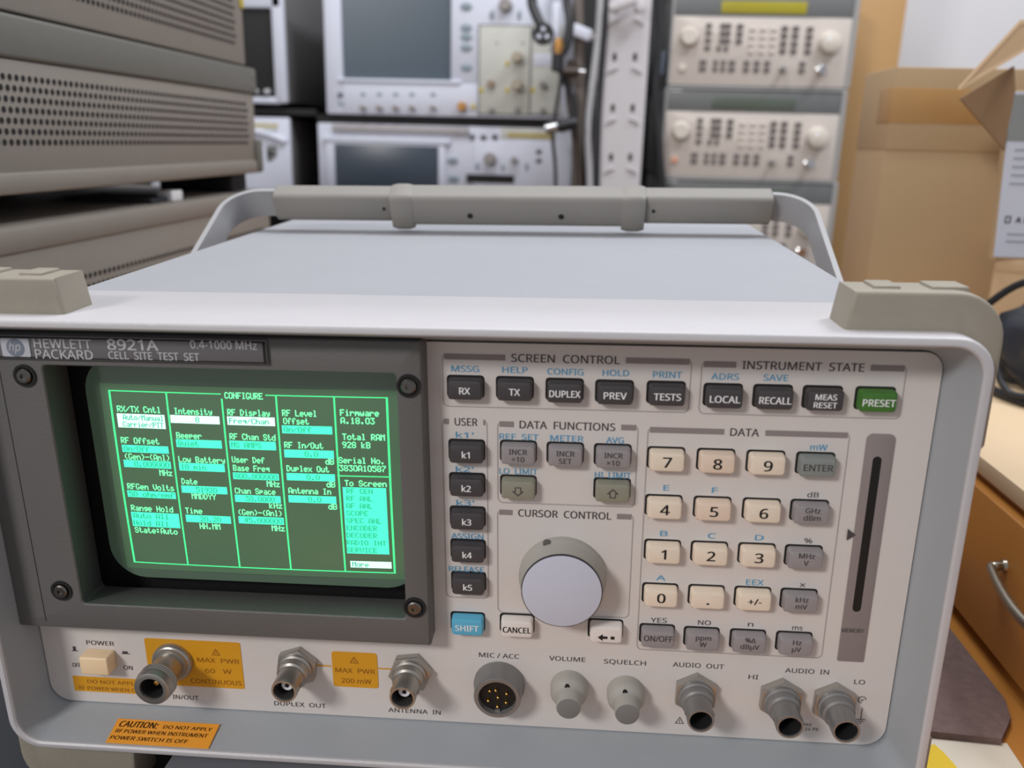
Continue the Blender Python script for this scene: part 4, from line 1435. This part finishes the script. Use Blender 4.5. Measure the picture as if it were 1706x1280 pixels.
gen_b, gen_c = copy_tree(gen), copy_tree(gen)
gen_b.location = Vector((gx0 + 1.5, yT, 166.5 + gh + 1.0)) * S
gen_c.location = Vector((gx0 + 4, yT, 166.5 - gh - 0.2)) * S
gen['label'] = 'middle signal generator with an unlit grey-green display and a pink round button'
gen_b['label'] = 'topmost signal generator, its yellow-green display lit'
gen_c['label'] = 'lowest signal generator, mostly hidden behind the carrying handle'
for ch in gen_b.children_recursive:
    if ch.name.startswith('lcd'):
        ch.data = ch.data.copy()
        ch.data.materials[0] = M_LCDY
    if ch.name.startswith('round_button'):
        ch.data = ch.data.copy()
        ch.data.materials[0] = M_GENL

# wooden cupboard side at the right of the generators
o = MB().box(W(1428, 0, 'y', 1300).x, W(1512, 0, 'y', 1300).x, 1300, 1640, -779.8, 620, 1).build('cupboard', M_PLY)
tag(o, 'light wooden cupboard side standing between the generators and the white wall', 'cupboard')

# ------------------------------------------------------------------ cables and adapters hanging in front of the rack
def hang(name, label, pts, r, m, y=1130, cat='cable', group=None):
    P = [W(px, py, 'y', y + dy) for px, py, dy in pts]
    o = MB().tube(P, r, 10).build(name, m)
    return tag(o, label, cat, group)


hang('signal_cable', 'white cable hanging along the slotted white upright', [(1002, -60, 0), (999, 20, 0), (994, 80, 2), (985, 150, 0), (979, 220, 0), (982, 300, 4), (984, 420, 0)], 5.2, M_CABLEG)
hang('signal_cable', 'black cable hanging close behind the white cable', [(1012, -60, 12), (1006, 60, 12), (1000, 150, 14), (996, 220, 12), (994, 320, 14), (992, 420, 14)], 4.4, M_CABLE)
hang('signal_cable', 'thick black cable leading down to the round plug', [(884, -60, 0), (886, 0, 0), (892, 22, -4), (901, 42, -8)], 8, M_CABLE, 1120)
hang('signal_cable', 'black cable running from the top to the brass adapter', [(938, -60, 6), (944, 0, 6), (949, 35, 2), (945, 70, 0), (936, 90, -4)], 7, M_CABLE)
hang('signal_cable', 'brown-black cable falling behind the bright adapter', [(952, 100, 8), (948, 150, 8), (955, 200, 6), (962, 260, 8), (966, 330, 8), (966, 420, 8)], 6.5, M_CABLEB)
hang('signal_cable', 'grey-beige cable beside the slotted upright, behind the black ones', [(962, -60, 30), (964, 60, 30), (966, 160, 30), (962, 240, 30), (964, 420, 30)], 9, mat('cable_beige', (120, 110, 102), .6))
hang('signal_cable', 'thin black cable in front of the white testers', [(936, 118, 0), (932, 150, 0), (925, 190, -4), (921, 230, -3), (925, 280, -2), (926, 360, -2)], 3.0, M_CABLE, 1110)
hang('signal_cable', 'thin black cable crossing over to the bright adapter', [(930, 110, 0), (940, 135, 0), (955, 165, 0), (957, 190, 0), (948, 212, 0)], 4.5, M_CABLE, 1120)

pl = W(905, 57, 'y', 1108)
r_ = empty('round_plug', pl, label='round black plug with pale cut-outs hanging by the tester', cat='plug')
MB().lathe((0, 0, 0), [(10, 8), (4, 15), (-3, 16.5), (-5, 15.5)], 28).build('plug_body', M_CABLE, r_)
for a in (90, 210, 330):
    x, z = 7 * math.cos(math.radians(a)), 7 * math.sin(math.radians(a))
    MB().lathe((x, 0, z), [(-4.5, 3.4), (-5.6, 3.3)], 14).build('plug_hole', M_TEST, r_)
ad = W(930, 78, 'y', 1112)
r_ = empty('brass_adapter', ad, label='brass coaxial adapter hanging among the black cables', cat='adapter')
MB().lathe((0, 0, 0), [(12, 6), (6, 6.5), (5, 8), (-4, 8), (-5, 6.5), (-10, 6.5)], 20, axis='z').build('adapter_body', M_BRASS, r_)
MB().lathe((0, 0, 0), [(-10, 9), (-34, 9.5), (-36, 7)], 18, axis='z').build('adapter_sleeve', M_CABLE, r_)
ad = W(958, 120, 'y', 1112)
r_ = empty('tee_adapter', ad, label='dark tee-shaped adapter with a bright tip', cat='adapter')
MB().lathe((0, 0, 0), [(-18, 7), (6, 7.5), (7, 5)], 18, axis='x').build('adapter_body', M_CABLEB, r_)
MB().lathe((0, 0, 0), [(7, 4), (15, 4), (16, 3)], 16, axis='x').build('adapter_tip', M_CHROME, r_)
ad = W(922, 213, 'y', 1098)
r_ = empty('bright_adapter', ad, rot=(0, math.radians(-14), 0), label='bright metal connector lit white above the handle', cat='adapter')
MB().lathe((0, 0, 0), [(-13, 7), (-12, 8), (6, 8), (7, 6)], 24, axis='x').build('adapter_body', M_CHROME, r_)
MB().lathe((0, 0, 0), [(7, 9), (14, 10), (34, 9), (38, 6)], 20, axis='x').build('adapter_boot', M_CABLE, r_)
ad = W(925, 50, 'y', 1135)
o = MB().box(-7, 7, -5, 5, -34, 40, 4).build('white_plug', M_TEST)
o.location = ad * S
tag(o, 'white plug body hanging between the two black cables', 'plug')
ad = W(975, 57, 'y', 1140)
r_ = empty('white_plug', ad, rot=(0, math.radians(20), 0), label='white plug sticking out to the right of the black cables', cat='plug')
MB().box(-22, 10, -8, 8, -9, 9, 3).build('plug_body', M_TEST, r_)
MB().lathe((0, 0, 0), [(10, 6), (20, 4)], 14, axis='x').build('plug_tip', M_POST, r_)
wc = W(1040, 5, 'y', 1128)
r_ = empty('white_clip', wc, rot=(0, math.radians(-22), 0), label='white clip fixed at the top of the slotted upright', cat='clip')
MB().box(-24, 22, -8, 8, -7, 7, 3).build('clip_body', M_POST, r_)
MB().box(14, 28, -6, 6, -22, -4, 2).build('clip_arm', M_POST, r_)
hang('signal_cable', 'dark cable in the gap between the upright and the generators', [(1098, -60, 40), (1100, 60, 40), (1092, 150, 40), (1098, 240, 40), (1106, 330, 40)], 6, M_CABLE)
o = MB().box(W(1092, 100, 'y', 1195).x, W(1106, 100, 'y', 1195).x, 1190, 1230, W(1099, 125, 'y', 1195).z, W(1099, 85, 'y', 1195).z, 2).build('blue_grey_box', mat('box_blue_grey', (110, 122, 142), .5))
tag(o, 'small blue-grey block between the upright and the generators', 'box')

# ------------------------------------------------------------------ stack of grey instruments at the left
SXL = -300.0


def perf(mb, x, y0, y1, z0, z1, rows, pitch, r, zs=0):
    dz = (z1 - z0) / (rows - 1)
    for j in range(rows):
        z = z0 + j * dz
        n = int((y1 - y0) / pitch)
        for i in range(n + 1):
            y = y0 + i * pitch + (pitch / 2 if j % 2 else 0)
            mb.flat([(x, y + r * math.cos(a), z + r * math.sin(a)) for a in [2 * math.pi * k / 8 for k in range(8)]])


def stack_unit(name, label, z0, z1, ye, rail=True, feet=True, rows=7, hz=None, sx=SXL):
    t = empty(name, (sx, 100, z0), label=label, cat='test equipment', group='grey instruments stacked on the left')
    h = z1 - z0
    fh = 0
    MB().box(-320, 0, 0, ye - 100, 0, h, 2).build('case', M_DKCASE, t)
    if rail:
        mb = MB().box(-318, 1.8, -2, ye - 100 + 6, h, h + 25, 2.5, 3)
        ra = mb.build('top_rail', M_DKRAIL, t)
        for dz in (7, 17):
            MB().lathe((1.6, ye - 104, h + dz), [(0, 2.2), (1, 2)], 12, axis='x').build('screw', M_STEEL, ra)
    if hz:
        mb = MB()
        perf(mb, .35, 10, ye - 100 - 22, hz[0] - z0, hz[1] - z0, rows, 6.2, 1.95)
        mb.build('vent_holes', M_HOLE, t, smooth=0, fix=False)['kind'] = 'stuff'
    if feet:
        for y in (40, ye - 100 - 45):
            for x in (-26, -280):
                MB().box(x - 60 if x > -100 else x - 16, x + 16, y, y + 38, -17.5, 0, 2).build('foot', M_BLACK, t)
    return t


zC = 160.5
lw = stack_unit('bench_instrument', 'grey instrument at the bottom of the left stack, beside the test set', TZ, zC, 640, rail=False, feet=False, rows=4, hz=(98, 120))
MB().box(-318, 1.5, -2, 544, zC - TZ - 16, zC - TZ - 1.5, 1.5, 2).build('edge_trim', M_DKCASE, lw)
md = stack_unit('bench_instrument', 'middle grey instrument of the left stack with rows of vent holes', zC + 18, 256.5, 612, hz=(209, 246))
MB().box(-318, 2.2, -2, 514, .3, 13, 2).build('side_ledge', M_DKCASE, md)
MB().box(-30, 4, 505, 521, .5, 34, 3).build('corner_foot', M_DKRAIL, md)
tp = stack_unit('bench_instrument', 'topmost grey instrument of the left stack, cut off by the frame', 283.0, 400, 596, rail=False, feet=False, hz=(301, 345), rows=8)
st_ = MB().box(-4, 1.2, 488, 497, 52, 64, .3).build('yellow_sticker', mat('sticker_yellow', (196, 176, 60), .5), tp)
o = MB().box(-40, 36, -30, 30, 0, 4, 1).build('dark_tray', M_SHADEBLUE)
o.location = Vector((-345, 430, zC + .2)) * S
tag(o, 'dark flat tray in the gap between the middle and bottom instruments', 'tray')
o = MB().box(-7, 7, -10, 10, 0, 9, 1.5).build('white_block', M_WHITE)
q_ = W(290, 311, 'z', zC)
o.location = Vector((-312, 438, zC + .2)) * S
tag(o, 'small white block in the gap under the middle instrument', 'block')
